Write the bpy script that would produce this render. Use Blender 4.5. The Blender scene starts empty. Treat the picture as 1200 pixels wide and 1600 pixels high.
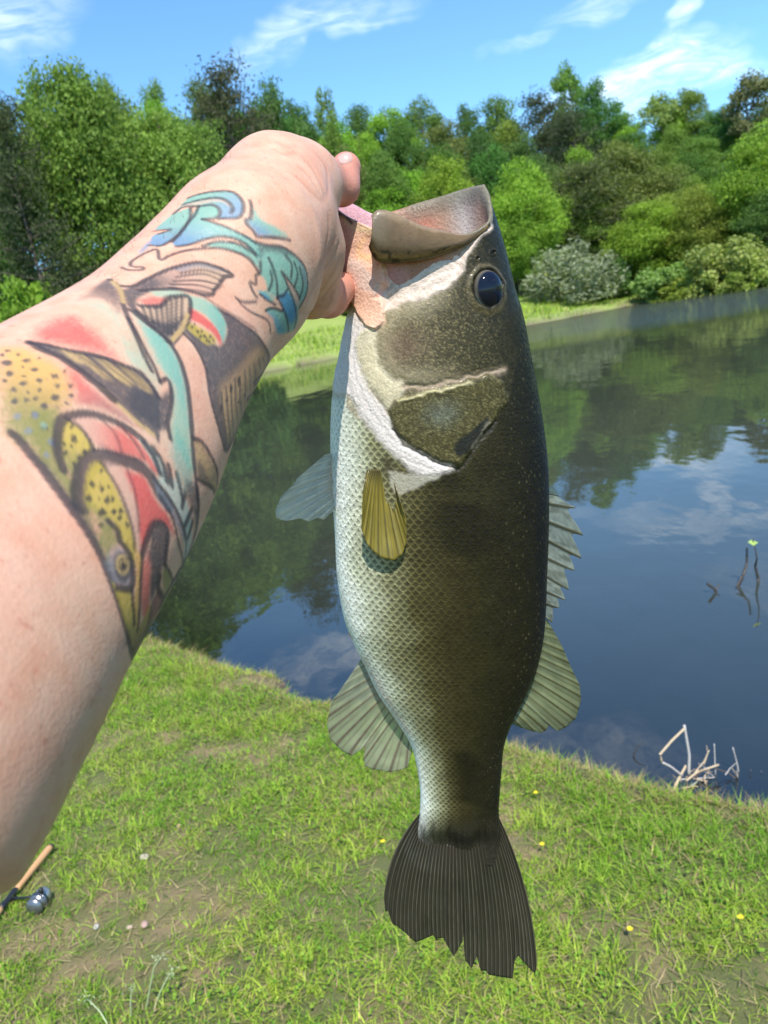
import bpy, bmesh, math, random
import numpy as np
from mathutils import Matrix, Vector

sc = bpy.context.scene
col = sc.collection
RAD = math.radians

# ------------------------------------------------------------------ camera
FPX = 1190.0                       # focal length in pixels of a 1200 x 1600 frame
PITCH, ROLL = RAD(13.8), RAD(9.5)
CAM = np.array([0.0, 0.0, 1.85])   # phone held at eye height above the bank
c_f = np.array([0, math.cos(PITCH), -math.sin(PITCH)])
_r0 = np.array([1.0, 0, 0]); _u0 = np.array([0, math.sin(PITCH), math.cos(PITCH)])
c_r = math.cos(ROLL) * _r0 - math.sin(ROLL) * _u0
c_u = math.sin(ROLL) * _r0 + math.cos(ROLL) * _u0
cam_d = bpy.data.cameras.new('camera')
cam = bpy.data.objects.new('camera', cam_d); col.objects.link(cam)
cam.matrix_world = Matrix(((c_r[0], c_u[0], -c_f[0], CAM[0]), (c_r[1], c_u[1], -c_f[1], CAM[1]),
                           (c_r[2], c_u[2], -c_f[2], CAM[2]), (0, 0, 0, 1)))
cam_d.sensor_fit = 'VERTICAL'; cam_d.sensor_height = 36.0
cam_d.lens = 36.0 * FPX / 1600.0
cam_d.clip_start = 0.01; cam_d.clip_end = 3000
cam_d.dof.use_dof = True; cam_d.dof.focus_distance = 0.375
cam_d.dof.aperture_fstop = cam_d.lens / 1.25
sc.camera = cam

# ------------------------------------------------------------------ sky, sun, exposure
SUN_AZ, SUN_EL = RAD(167), RAD(57)         # azimuth from +Y towards +X: behind the photographer
sun_dir = Vector((math.sin(SUN_AZ) * math.cos(SUN_EL), math.cos(SUN_AZ) * math.cos(SUN_EL), math.sin(SUN_EL)))
w = bpy.data.worlds.new('World'); sc.world = w; w.use_nodes = True
w.cycles.sampling_method = 'MANUAL'; w.cycles.sample_map_resolution = 512
nt = w.node_tree; N = nt.nodes; Lk = nt.links
for n in list(N): N.remove(n)
def wn(t, **k):
    n = N.new(t)
    for a, b in k.items(): setattr(n, a, b)
    return n
sky = wn('ShaderNodeTexSky', sky_type='NISHITA', sun_disc=False, sun_elevation=SUN_EL, sun_rotation=SUN_AZ,
         altitude=300.0, air_density=1.0, dust_density=0.25, ozone_density=2.2)
tc = wn('ShaderNodeTexCoord')
def wmath(op, a, b=None, clamp=False):
    n = wn('ShaderNodeMath', operation=op, use_clamp=clamp)
    for i, v in enumerate((a, b)):
        if v is None: continue
        if isinstance(v, (int, float)): n.inputs[i].default_value = v
        else: Lk.new(v, n.inputs[i])
    return n.outputs[0]
sep = wn('ShaderNodeSeparateXYZ'); Lk.new(tc.outputs['Generated'], sep.inputs[0])
def ramp(fac, a, b):
    n = wn('ShaderNodeMapRange', interpolation_type='SMOOTHSTEP')
    n.inputs['From Min'].default_value = a; n.inputs['From Max'].default_value = b
    Lk.new(fac, n.inputs['Value']); return n.outputs[0]
def dotv(v, off=0.0):
    n = wn('ShaderNodeVectorMath', operation='DOT_PRODUCT'); Lk.new(wob, n.inputs[0]); n.inputs[1].default_value = tuple(v); return n.outputs['Value']
nz = wn('ShaderNodeTexNoise'); nz.inputs['Scale'].default_value = 11.0; nz.inputs['Detail'].default_value = 3; nz.inputs['Roughness'].default_value = .6; Lk.new(tc.outputs['Generated'], nz.inputs['Vector'])
sb = wn('ShaderNodeVectorMath', operation='SUBTRACT'); Lk.new(nz.outputs['Color'], sb.inputs[0]); sb.inputs[1].default_value = (.5, .5, .5)
sc_ = wn('ShaderNodeVectorMath', operation='SCALE'); Lk.new(sb.outputs[0], sc_.inputs[0]); sc_.inputs['Scale'].default_value = .085
ad = wn('ShaderNodeVectorMath', operation='ADD'); Lk.new(tc.outputs['Generated'], ad.inputs[0]); Lk.new(sc_.outputs[0], ad.inputs[1]); wob = ad.outputs[0]
wispn = wn('ShaderNodeTexNoise'); wispn.inputs['Scale'].default_value = 26.0; wispn.inputs['Detail'].default_value = 5; wispn.inputs['Roughness'].default_value = .62; wispn.inputs['Distortion'].default_value = 1.2
wmp = wn('ShaderNodeMapping'); wmp.inputs['Scale'].default_value = (.6, .6, 2.2); Lk.new(tc.outputs['Generated'], wmp.inputs[0]); Lk.new(wmp.outputs[0], wispn.inputs['Vector'])
wisp = ramp(wispn.outputs['Fac'], .28, .80)
# separate thin clouds: azimuth, elevation (degrees), half width, half height (degrees), lean, density
CLOUDS = [(-5.5, 24.0, 5.2, 1.6, -.05, .75), (-20, 21.5, 5.0, 2.2, .15, .5), (-1.0, 18.9, 4.2, 1.0, .35, .42), (3.2, 19.4, 3.6, .8, -.10, .38), (21.6, 12.6, 4.4, 1.15, .10, .95), (25.2, 11.6, 3.2, 1.0, -.2, .6),
          (23.5, 16.9, 6.0, .8, .02, .75), (24.6, 15.2, .45, 1.3, -.45, .6), (14.5, 15.9, 2.0, .5, .1, .3), (-31, 25, 7, 2, .1, .6), (36, 22, 9, 2.0, .1, .6), (8, 33, 9, 2.2, .1, .5), (-75, 26, 16, 3.5, .1, .5), (105, 26, 16, 3.5, 0, .5)]
acc = None
for az, el, hw_, hh_, lean, dens in CLOUDS:
    az, el = RAD(az), RAD(el); cd = np.array([math.sin(az) * math.cos(el), math.cos(az) * math.cos(el), math.sin(el)])
    tx = np.array([math.cos(az), -math.sin(az), 0]); ty = np.cross(tx, cd); ty = ty if ty[2] > 0 else -ty
    ax_ = (tx * math.cos(lean) + ty * math.sin(lean)); ay_ = (-tx * math.sin(lean) + ty * math.cos(lean))
    a = wmath('SUBTRACT', dotv(ax_ / RAD(hw_)), float(ax_ @ cd) / RAD(hw_)); b = wmath('SUBTRACT', dotv(ay_ / RAD(hh_)), float(ay_ @ cd) / RAD(hh_))
    q = wmath('ADD', wmath('MULTIPLY', a, a), wmath('MULTIPLY', b, b)); front_ = wmath('GREATER_THAN', dotv(cd), 0.3)
    g = wmath('MULTIPLY', wmath('MULTIPLY', ramp(q, 2.3, -.35), front_), dens); acc = g if acc is None else wmath('MAXIMUM', acc, g)
mask = wmath('MULTIPLY', acc, wmath('ADD', wmath('MULTIPLY', wisp, .80), .10))
tint = wn('ShaderNodeMix', data_type='RGBA', blend_type='MULTIPLY'); tint.inputs['Factor'].default_value = 1.0
Lk.new(sky.outputs[0], tint.inputs['A']); tint.inputs['B'].default_value = (0.74, 1.06, 1.24, 1)
mixc = wn('ShaderNodeMix', data_type='RGBA'); Lk.new(mask, mixc.inputs['Factor'])
Lk.new(tint.outputs['Result'], mixc.inputs['A']); mixc.inputs['B'].default_value = (8.6, 9.2, 9.8, 1)
bg = wn('ShaderNodeBackground'); Lk.new(mixc.outputs['Result'], bg.inputs[0]); bg.inputs[1].default_value = 0.15
wo = wn('ShaderNodeOutputWorld'); Lk.new(bg.outputs[0], wo.inputs[0])

sun_l = bpy.data.lights.new('sun', 'SUN'); sun_l.energy = 5.0; sun_l.angle = RAD(0.53); sun_l.color = (1.0, 0.955, 0.88)
sun_o = bpy.data.objects.new('sun', sun_l); col.objects.link(sun_o)
sun_o.rotation_euler = sun_dir.to_track_quat('Z', 'Y').to_euler()
sc.view_settings.view_transform = 'Standard'; sc.view_settings.look = 'None'
sc.view_settings.exposure = 0.55; sc.view_settings.gamma = 1.0
sc.render.engine = 'CYCLES'
sc.cycles.transparent_max_bounces = 12; sc.cycles.max_bounces = 6; sc.cycles.diffuse_bounces = 3; sc.cycles.glossy_bounces = 3; sc.cycles.transmission_bounces = 4
sc.cycles.caustics_reflective = False; sc.cycles.caustics_refractive = False

# ------------------------------------------------------------------ helpers
rng = np.random.default_rng(7)
def ray(px, py): return c_f + c_r * (px - 600) / FPX + c_u * (800 - py) / FPX
def at_y(px, py, y): d = ray(px, py); return CAM + d * (y / d[1])
def at_z(px, py, z): d = ray(px, py); return CAM + d * ((z - CAM[2]) / d[2])
def at_d(px, py, dd): return CAM + ray(px, py) * dd

def tag(o, label=None, cat=None, group=None, kind=None):
    if label: o['label'] = label
    if cat: o['category'] = cat
    if group: o['group'] = group
    if kind: o['kind'] = kind
    return o
def link(o, parent=None):
    col.objects.link(o)
    if parent is not None: o.parent = parent
    return o
def empty(name, loc=(0, 0, 0), rz=0.0):
    o = bpy.data.objects.new(name, None); o.location = loc; o.rotation_euler = (0, 0, rz); o.empty_display_size = 0.1
    return link(o)
def np_mesh(name, V, F, smooth=True, colors=None, floats=None, mats=None, fmat=None):
    """mesh from arrays: V (n,3), F a list of (m,k) index arrays; colors / floats are point attributes"""
    if not isinstance(F, list): F = [F]
    me = bpy.data.meshes.new(name)
    V = np.ascontiguousarray(V, np.float32)
    me.vertices.add(len(V)); me.vertices.foreach_set('co', V.ravel())
    loops = np.concatenate([f.ravel() for f in F]).astype(np.int32)
    tot = np.concatenate([np.full(len(f), f.shape[1], np.int32) for f in F])
    start = np.concatenate([[0], np.cumsum(tot)[:-1]]).astype(np.int32)
    me.loops.add(len(loops)); me.loops.foreach_set('vertex_index', loops)
    me.polygons.add(len(tot)); me.polygons.foreach_set('loop_start', start); me.polygons.foreach_set('loop_total', tot)
    if fmat is not None: me.polygons.foreach_set('material_index', np.asarray(fmat, np.int32))
    me.update(calc_edges=True)
    if smooth: me.polygons.foreach_set('use_smooth', np.ones(len(tot), bool))
    for k, c in (colors or {}).items():
        c = np.asarray(c, np.float32)
        if c.shape[1] == 3: c = np.concatenate([c, np.ones((len(c), 1), np.float32)], 1)
        a = me.attributes.new(k, 'FLOAT_COLOR', 'POINT'); a.data.foreach_set('color', c.ravel())
    for k, c in (floats or {}).items():
        a = me.attributes.new(k, 'FLOAT', 'POINT'); a.data.foreach_set('value', np.ascontiguousarray(c, np.float32))
    for m in (mats or []): me.materials.append(m)
    me.validate(); return me
def obj(name, me, parent=None): return link(bpy.data.objects.new(name, me), parent)

def hash2(ix, iy, s=0):
    h = (ix.astype(np.int64) * 374761393 + iy.astype(np.int64) * 668265263 + s * 974634777) & 0xffffffff
    h = ((h ^ (h >> 13)) * 1274126177) & 0xffffffff
    return ((h ^ (h >> 16)) & 0xffff) / 65535.0
def vnoise(x, y, s=0):
    x = np.asarray(x, float); y = np.asarray(y, float)
    ix = np.floor(x); iy = np.floor(y); fx = x - ix; fy = y - iy
    fx = fx * fx * (3 - 2 * fx); fy = fy * fy * (3 - 2 * fy)
    ix = ix.astype(np.int64); iy = iy.astype(np.int64)
    a = hash2(ix, iy, s); b = hash2(ix + 1, iy, s); c = hash2(ix, iy + 1, s); d = hash2(ix + 1, iy + 1, s)
    return (a * (1 - fx) + b * fx) * (1 - fy) + (c * (1 - fx) + d * fx) * fy
def fbm(x, y, o=4, s=0):
    v = 0; a = 0.5; t = 0
    for i in range(o):
        v = v + a * vnoise(x * 2 ** i, y * 2 ** i, s + i * 17); t += a; a *= 0.5
    return v / t
def sstep(a, b, x):
    t = np.clip((x - a) / (b - a), 0, 1); return t * t * (3 - 2 * t)

# material helper
class M:
    def __init__(s, name):
        s.m = bpy.data.materials.new(name); s.m.use_nodes = True; s.t = s.m.node_tree
        s.b = s.t.nodes['Principled BSDF']; s.out = s.t.nodes['Material Output']
    def n(s, t, **k):
        n = s.t.nodes.new(t)
        for a, b in k.items(): setattr(n, a, b)
        return n
    def l(s, a, b): s.t.links.new(a, b)
    def set(s, **k):
        for a, v in k.items():
            i = s.b.inputs[a.replace('_', ' ')]
            if hasattr(v, 'node'): s.l(v, i)
            else: i.default_value = v
        return s
    def attr(s, name, out='Color'): return s.n('ShaderNodeAttribute', attribute_name=name).outputs[out]
    def pos(s, kind='Object'): return s.n('ShaderNodeTexCoord').outputs[kind]
    def noise(s, scale, detail=4, rough=0.55, vec=None, dist=0.0, out='Fac'):
        n = s.n('ShaderNodeTexNoise'); n.inputs['Scale'].default_value = scale; n.inputs['Detail'].default_value = detail
        n.inputs['Roughness'].default_value = rough; n.inputs['Distortion'].default_value = dist
        s.l(vec if vec is not None else s.pos(), n.inputs['Vector']); return n.outputs[out]
    def rng(s, f, a, b, c=0.0, d=1.0, smooth=True):
        n = s.n('ShaderNodeMapRange', interpolation_type='SMOOTHSTEP' if smooth else 'LINEAR')
        for i, v in zip(('From Min', 'From Max', 'To Min', 'To Max'), (a, b, c, d)): n.inputs[i].default_value = v
        s.l(f, n.inputs['Value']); return n.outputs[0]
    def mix(s, f, a, b, blend='MIX'):
        n = s.n('ShaderNodeMix', data_type='RGBA', blend_type=blend)
        for i, v in (('Factor', f), ('A', a), ('B', b)):
            if hasattr(v, 'node'): s.l(v, n.inputs[i])
            elif isinstance(v, (int, float)): n.inputs[i].default_value = v
            else: n.inputs[i].default_value = (*v, 1) if len(v) == 3 else v
        return n.outputs['Result']
    def math(s, op, a, b=None, clamp=False):
        n = s.n('ShaderNodeMath', operation=op, use_clamp=clamp)
        for i, v in enumerate((a, b)):
            if v is None: continue
            if isinstance(v, (int, float)): n.inputs[i].default_value = v
            else: s.l(v, n.inputs[i])
        return n.outputs[0]
    def bump(s, h, strength=0.3, dist=0.01, normal=None):
        n = s.n('ShaderNodeBump'); n.inputs['Strength'].default_value = strength; n.inputs['Distance'].default_value = dist
        s.l(h, n.inputs['Height'])
        if normal is not None: s.l(normal, n.inputs['Normal'])
        return n.outputs[0]

# ------------------------------------------------------------------ terrain, pond
FARX = np.array([-200, -40, -15, -6, 0, 12, 16, 21, 26, 30, 40, 60, 200.0])
FARY = np.array([40, 44, 48, 51, 55.5, 55, 57.5, 61, 62, 58.5, 55, 50, 40.0])
def pond_d(x, y):
    """metres inside the pond (+) or on land (-), and which bank is nearest"""
    wob = 0.15 * (fbm(x * 1.9 + 5, y * 1.9, 5, 3) - 0.5) * 2 + 0.9 * (fbm(x * 0.12, y * 0.12, 2, 9) - 0.5) * sstep(4, 14, np.hypot(x, y))
    dn = (y - (3.28 - 0.905 * x + 0.030 * np.minimum(x * x, 9))) / 1.335 + wob
    df = (np.interp(x, FARX, FARY) - y) + 1.4 * (fbm(x * 0.25, y * 0.05, 3, 21) - 0.5)
    dl = x + 36; dr = 75 - x
    return np.minimum(np.minimum(dn, df), np.minimum(dl, dr)), dn, df
def height(x, y):
    d, dn, df = pond_d(x, y)
    near = np.hypot(x, y)
    bed = -0.015 - 0.14 * np.minimum(d, 3) - 0.22 * np.clip(d - 3, 0, 6)
    e = -d
    bank = 0.11 * sstep(0, 0.22, e) + 0.10 * sstep(0.1, 2.4, e) + 0.35 * sstep(3, 14, e)
    farb = 0.45 * sstep(0, 0.9, e) + 1.35 * sstep(1, 12, e)
    hill = 15.0 * sstep(8, 75, e) + 0.03 * np.clip(e - 75, 0, 400)
    land = np.where(df < dn, farb + hill, bank + 0.6 * sstep(10, 40, e))
    z = np.where(d > 0, bed, land)
    fade = 1 - sstep(5, 12, near)
    lump = (fbm(x * 2.2, y * 2.2, 4, 5) - 0.5) * 0.06 + (fbm(x * 9, y * 9, 3, 8) - 0.5) * 0.022
    z = z + lump * fade * sstep(-0.05, 0.5, np.abs(d)) + (fbm(x * .1, y * .1, 3, 2) - .5) * 1.2 * sstep(8, 30, e)
    return z
def axis(lo, hi, fine_lo, fine_hi, step, grow):
    a = list(np.arange(fine_lo, fine_hi + 1e-6, step)); s = step; v = a[-1]
    while v < hi: s *= grow; v += s; a.append(v)
    s = step; v = a[0]; b = []
    while v > lo: s *= grow; v -= s; b.append(v)
    return np.array(b[::-1] + a)
gx = axis(-700, 700, -2.6, 2.2, 0.031, 1.08); gy = axis(-300, 900, 0.9, 5.2, 0.031, 1.055)
GX, GY = np.meshgrid(gx, gy)
GZ = height(GX, GY)
def grid_faces(nr, nc, wrap=False):
    i = np.arange(nr * nc).reshape(nr, nc)
    if wrap: i = np.concatenate([i, i[:, :1]], 1)
    return np.stack([i[:-1, :-1], i[:-1, 1:], i[1:, 1:], i[1:, :-1]], -1).reshape(-1, 4)
dirt = sstep(0.54, 0.72, fbm(GX * 4.2 + 3, GY * 4.2, 5, 31)) * (.25 + .75 * sstep(.35, .62, fbm(GX * 17, GY * 17, 3, 33))) * (1 - sstep(5, 9, np.hypot(GX, GY))) * .7
g_d = pond_d(GX, GY)[0]
m = M('ground_soil_and_turf')
pz = m.n('ShaderNodeSeparateXYZ'); m.l(m.pos(), pz.inputs[0])
soil = m.mix(m.noise(95, 7, .7), (0.19, 0.115, 0.055), (0.40, 0.28, 0.16))
turf = m.mix(m.noise(110, 7, .7), (0.055, 0.078, 0.016), (0.19, 0.18, 0.06))
land = m.mix(m.attr('dirt', 'Fac'), turf, soil)
far = m.mix(m.noise(0.6, 5), (0.15, 0.24, 0.04), (0.30, 0.34, 0.09))
land = m.mix(m.attr('far', 'Fac'), land, far)
mud = m.mix(m.noise(9, 6), (0.070, 0.052, 0.036), (0.24, 0.18, 0.125))
m.set(Base_Color=m.mix(m.attr('wet', 'Fac'), land, mud), Roughness=0.9, Normal=m.bump(m.noise(120, 7, .7), 0.9, 0.012))
GROUND = m.m
gd = pond_d(GX, GY)
me = np_mesh('ground', np.stack([GX, GY, GZ], -1).reshape(-1, 3), grid_faces(len(gy), len(gx)),
             floats={'dirt': dirt.ravel(), 'wet': sstep(-0.24, -0.03, gd[0] + .12 * (fbm(GX * 6, GY * 6, 3, 92) - .5)).ravel(),
                     'far': sstep(6, 14, np.hypot(GX, GY)).ravel()}, mats=[GROUND])
tag(obj('ground', me), 'grassy pond bank and wooded hill beyond', None, None, 'structure')

# water surface
m = M('pond_water'); t = m.t
P = m.pos()
wv = m.n('ShaderNodeMapping'); wv.inputs['Scale'].default_value = (1.0, 0.55, 1); m.l(P, wv.inputs[0])
h1 = m.noise(1.1, 3, 0.5, wv.outputs[0]); h2 = m.noise(5.5, 3, 0.5, wv.outputs[0])
h3 = m.noise(3.2, 4, 0.65, P)
sp = m.n('ShaderNodeSeparateXYZ'); m.l(P, sp.inputs[0])
# a breeze patch far out on the right wrinkles the surface
breeze = m.math('MULTIPLY', m.rng(sp.outputs[1], 24, 40), m.rng(m.math('ADD', sp.outputs[0], m.math('MULTIPLY', m.noise(0.15, 3), 10)), 8, 19), True)
hh = m.math('ADD', m.math('MULTIPLY', h1, 0.010), m.math('MULTIPLY', h2, 0.0012))
hh = m.math('ADD', hh, m.math('MULTIPLY', m.math('MULTIPLY', h3, breeze), 0.14))
nrm = m.bump(hh, 1.0, 1.0)
fr = m.n('ShaderNodeFresnel'); fr.inputs['IOR'].default_value = 2.4; m.l(nrm, fr.inputs['Normal'])
gl = m.n('ShaderNodeBsdfGlossy'); gl.inputs['Roughness'].default_value = 0.015; m.l(nrm, gl.inputs['Normal'])
tr = m.n('ShaderNodeBsdfTransparent'); tr.inputs[0].default_value = (0.85, 0.81, 0.70, 1)
df = m.n('ShaderNodeBsdfDiffuse'); df.inputs[0].default_value = (0.050, 0.058, 0.043, 1)
body = m.n('ShaderNodeMixShader'); m.l(m.attr('murk', 'Fac'), body.inputs[0]); m.l(tr.outputs[0], body.inputs[1]); m.l(df.outputs[0], body.inputs[2])
mx = m.n('ShaderNodeMixShader'); m.l(fr.outputs[0], mx.inputs[0]); m.l(body.outputs[0], mx.inputs[1]); m.l(gl.outputs[0], mx.inputs[2])
m.l(mx.outputs[0], m.out.inputs[0])
wx = axis(-60, 100, -2.4, 2.4, .06, 1.12); wy = axis(-40, 80, 1.8, 6.5, .06, 1.12); WX, WY = np.meshgrid(wx, wy); wdep = np.clip(-height(WX, WY), 0, 3)   # water gets murkier with depth
me = np_mesh('pond_water', np.stack([WX, WY, WX * 0], -1).reshape(-1, 3), grid_faces(len(wy), len(wx)), floats={'murk': (.05 + .80 * (1 - np.exp(-wdep * 4.5))).ravel()}, mats=[m.m])
tag(obj('pond_water', me), 'still green pond reflecting the trees and sky', None, None, 'structure')

# ------------------------------------------------------------------ trees
def leaf_mat(name, rough=0.55, transl=0.35, trunk=False):
    m = M(name); oi = m.n('ShaderNodeObjectInfo')
    v = m.attr('v', 'Fac')
    c = m.mix(v, (0.62, 0.62, 0.58), (1.38, 1.32, 1.15))
    c = m.mix(1.0, oi.outputs['Color'], c, 'MULTIPLY')
    m.set(Base_Color=c, Roughness=rough); m.b.inputs['Specular IOR Level'].default_value = 0.12
    tl = m.n('ShaderNodeBsdfTranslucent'); m.l(m.mix(1.0, c, (1.1, 1.25, 0.5), 'MULTIPLY'), tl.inputs[0])
    mx = m.n('ShaderNodeMixShader'); mx.inputs[0].default_value = transl
    m.l(m.b.outputs[0], mx.inputs[1]); m.l(tl.outputs[0], mx.inputs[2]); m.l(mx.outputs[0], m.out.inputs[0])
    return m.m
LEAF = leaf_mat('tree_leaves')
m = M('tree_bark'); m.set(Base_Color=m.mix(m.noise(12, 5), (0.05, 0.04, 0.03), (0.15, 0.12, 0.09)), Roughness=0.9, Normal=m.bump(m.noise(25, 4), .6, .02)); BARK = m.m

def tube(pts, rad, sides=7):
    pts = np.asarray(pts, float); rad = np.asarray(rad, float); n = len(pts)
    T = np.gradient(pts, axis=0); T /= np.linalg.norm(T, axis=1, keepdims=True) + 1e-12
    ref = np.array([0, 0, 1.0]) if abs(T[:, 2]).mean() < 0.8 else np.array([1.0, 0, 0])
    A = np.cross(T, ref); A /= np.linalg.norm(A, axis=1, keepdims=True) + 1e-12; B = np.cross(T, A)
    th = np.linspace(0, 2 * np.pi, sides, endpoint=False)
    V = pts[:, None] + rad[:, None, None] * (np.cos(th)[None, :, None] * A[:, None] + np.sin(th)[None, :, None] * B[:, None])
    V = np.concatenate([V.reshape(-1, 3), pts[:1], pts[-1:]]); F = grid_faces(n, sides, True)
    k = np.arange(sides); k2 = (k + 1) % sides
    caps = np.concatenate([np.stack([np.full(sides, n * sides), k2, k], 1), np.stack([np.full(sides, n * sides + 1), (n - 1) * sides + k, (n - 1) * sides + k2], 1)])
    return V, [F, caps]
def join_parts(parts):
    Vs, Q, T, o = [], [], [], 0
    for V, Fs in parts:
        Vs.append(V)
        for f in Fs: (Q if f.shape[1] == 4 else T).append(f + o)
        o += len(V)
    return np.concatenate(Vs), [np.concatenate(x) for x in (Q, T) if x]
def leaves(C, size, r, aspect=0.7, up=None, out=None, spread=1.0):
    """one quad per centre, turned at random (or partly outwards / upwards)"""
    n = len(C); a = r.normal(size=(n, 3)) * spread
    if out is not None: a = a + out
    if up is not None: a[:, 2] += up
    a /= np.linalg.norm(a, axis=1, keepdims=True)
    b = np.cross(a, r.normal(size=(n, 3))); b /= np.linalg.norm(b, axis=1, keepdims=True); c = np.cross(a, b)
    s = (size * r.uniform(0.6, 1.3, n))[:, None]
    V = np.stack([C - b * s, C + c * s * aspect, C + b * s, C - c * s * aspect], 1).reshape(-1, 3)
    return V, np.arange(4 * n).reshape(n, 4)
def broadleaf(seed, n=14000, clumps=60, zlo=0.16, slim=1.0, leaf=0.0125, sparse=0.0, cz=0.58):
    """unit tree: height 1, crown width about 0.62; returns crown and trunk meshes"""
    r = np.random.default_rng(seed)
    hz = (1 - zlo) / 2; R = 0.31 * slim; ctr = np.array([0, 0, zlo + hz])
    cs, rs = [], []
    while len(cs) < clumps:
        p = r.normal(size=3); p /= np.linalg.norm(p); p *= r.uniform(0.35, 1.0) ** 0.6
        taper = 1.0 - 0.32 * max(0, p[2]) ** 1.5
        q = ctr + p * np.array([R * taper, R * taper, hz]) * 0.86
        lump = 0.8 + 0.5 * vnoise(p[0] * 2 + seed, p[1] * 2 + p[2] * 3, seed)
        q[:2] *= lump
        cs.append(q); rs.append(r.uniform(0.055, 0.115) * (1 - 0.3 * sparse))
    cs = np.array(cs); rs = np.array(rs)
    wgt = rs ** 2; k = r.choice(clumps, n, p=wgt / wgt.sum())
    d = r.normal(size=(n, 3)); d /= np.linalg.norm(d, axis=1, keepdims=True)
    rad = rs[k] * r.uniform(0.15, 1.0, n) ** 0.45 * (0.75 + 0.5 * r.random(n))
    C = cs[k] + d * rad[:, None] * np.array([1.15, 1.15, 0.72])
    V, F = leaves(C, leaf, r, 0.65, up=0.5, out=d * 0.7)
    v = np.repeat(np.clip(0.5 * r.random(clumps)[k] + 0.5 * r.random(n), 0, 1), 4)
    crown = np_mesh('crown', V, F, False, floats={'v': v}, mats=[LEAF])
    parts = []
    zz = np.linspace(-0.02, 0.9, 12); wob = np.cumsum(r.normal(size=(12, 2)) * 0.007, 0)
    tp = np.column_stack([wob, zz]); parts.append(tube(tp, 0.017 * (1 - zz * 0.93) + 0.001))
    for j in r.choice(clumps, min(clumps, 26), False):
        z0 = max(zlo * 0.8, cs[j][2] - r.uniform(0.08, 0.22)); s = np.array([np.interp(z0, zz, wob[:, 0]), np.interp(z0, zz, wob[:, 1]), z0])
        tt = np.linspace(0, 1, 5)[:, None]; bow = np.array([0, 0, 0.03]) * np.sin(np.pi * tt)
        parts.append(tube(s + (cs[j] - s) * tt - bow, np.linspace(0.0065, 0.0015, 5), 5))
    V, Fs = join_parts(parts)
    return crown, np_mesh('trunk', V, Fs, mats=[BARK])
def pine(seed, n=12000):
    r = np.random.default_rng(seed); pts = []; out = []; parts = []; vv = []
    zz = np.linspace(-0.02, 0.98, 10); wob = np.cumsum(r.normal(size=(10, 2)) * 0.006, 0)
    parts.append(tube(np.column_stack([wob, zz]), 0.015 * (1 - zz * 0.95) + 0.001))
    nb = 60; per = n // nb
    for i in range(nb):
        z = 0.16 + 0.80 * (i + r.random()) / nb; L = 0.30 * (1 - ((z - 0.45) / 0.62) ** 2) * r.uniform(0.55, 1.1) + 0.03
        a = r.uniform(0, 6.283); d = np.array([math.cos(a), math.sin(a), r.uniform(0.0, 0.25)])
        s = np.array([np.interp(z, zz, wob[:, 0]), np.interp(z, zz, wob[:, 1]), z])
        tt = np.linspace(0, 1, 4)[:, None]; parts.append(tube(s + d * L * tt, np.linspace(0.005, 0.001, 4), 4))
        t = r.uniform(0.25, 1.05, per) ** 0.8
        q = s + d * (L * t)[:, None] + r.normal(size=(per, 3)) * np.array([0.034, 0.034, 0.020]) * (0.5 + t)[:, None]
        pts.append(q); out.append(np.tile(d, (per, 1))); vv.append(np.full(per, r.random()))
    C = np.concatenate(pts); V, F = leaves(C, 0.0125, r, 0.30, up=0.6)
    v = np.repeat(0.6 * np.concatenate(vv) + 0.4 * r.random(len(C)), 4)
    V2, Fs = join_parts(parts)
    return np_mesh('crown', V, F, False, floats={'v': v}, mats=[LEAF]), np_mesh('trunk', V2, Fs, mats=[BARK])
def shrub(seed, n=9000, clumps=42, wispy=0.0):
    """unit shrub: height 1, width about 1.1, foliage down to the ground"""
    r = np.random.default_rng(seed); cs = []; rs = []
    for i in range(clumps):
        a = r.uniform(0, 6.283); q = r.random() ** 0.5; z = r.uniform(0.06, 0.86) * math.sqrt(max(0.05, 1 - 0.75 * q * q))
        cs.append((0.46 * q * math.cos(a), 0.46 * q * math.sin(a), z)); rs.append(r.uniform(0.10, 0.19))
    cs = np.array(cs); rs = np.array(rs); k = r.integers(0, clumps, n)
    d = r.normal(size=(n, 3)); d /= np.linalg.norm(d, axis=1, keepdims=True)
    C = cs[k] + d * (rs[k] * r.uniform(0.1, 1, n) ** 0.5)[:, None] * np.array([1, 1, 0.9 + wispy])
    C[:, 2] = np.abs(C[:, 2])
    V, F = leaves(C, 0.026, r, 0.4 if wispy else 0.6, up=0.4, out=d * 0.6)
    v = np.repeat(0.5 * r.random(clumps)[k] + 0.5 * r.random(n), 4)
    parts = []
    for j in range(10):
        e = cs[r.integers(clumps)]; tt = np.linspace(0, 1, 5)[:, None]
        parts.append(tube(np.array([0, 0, -0.03]) * (1 - tt) + e * tt + np.array([0, 0, 0.08]) * np.sin(np.pi * tt), np.linspace(0.014, 0.004, 5), 5))
    V2, Fs = join_parts(parts)
    return np_mesh('foliage', V, F, False, floats={'v': v}, mats=[LEAF]), np_mesh('stem', V2, Fs, mats=[BARK])
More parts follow.
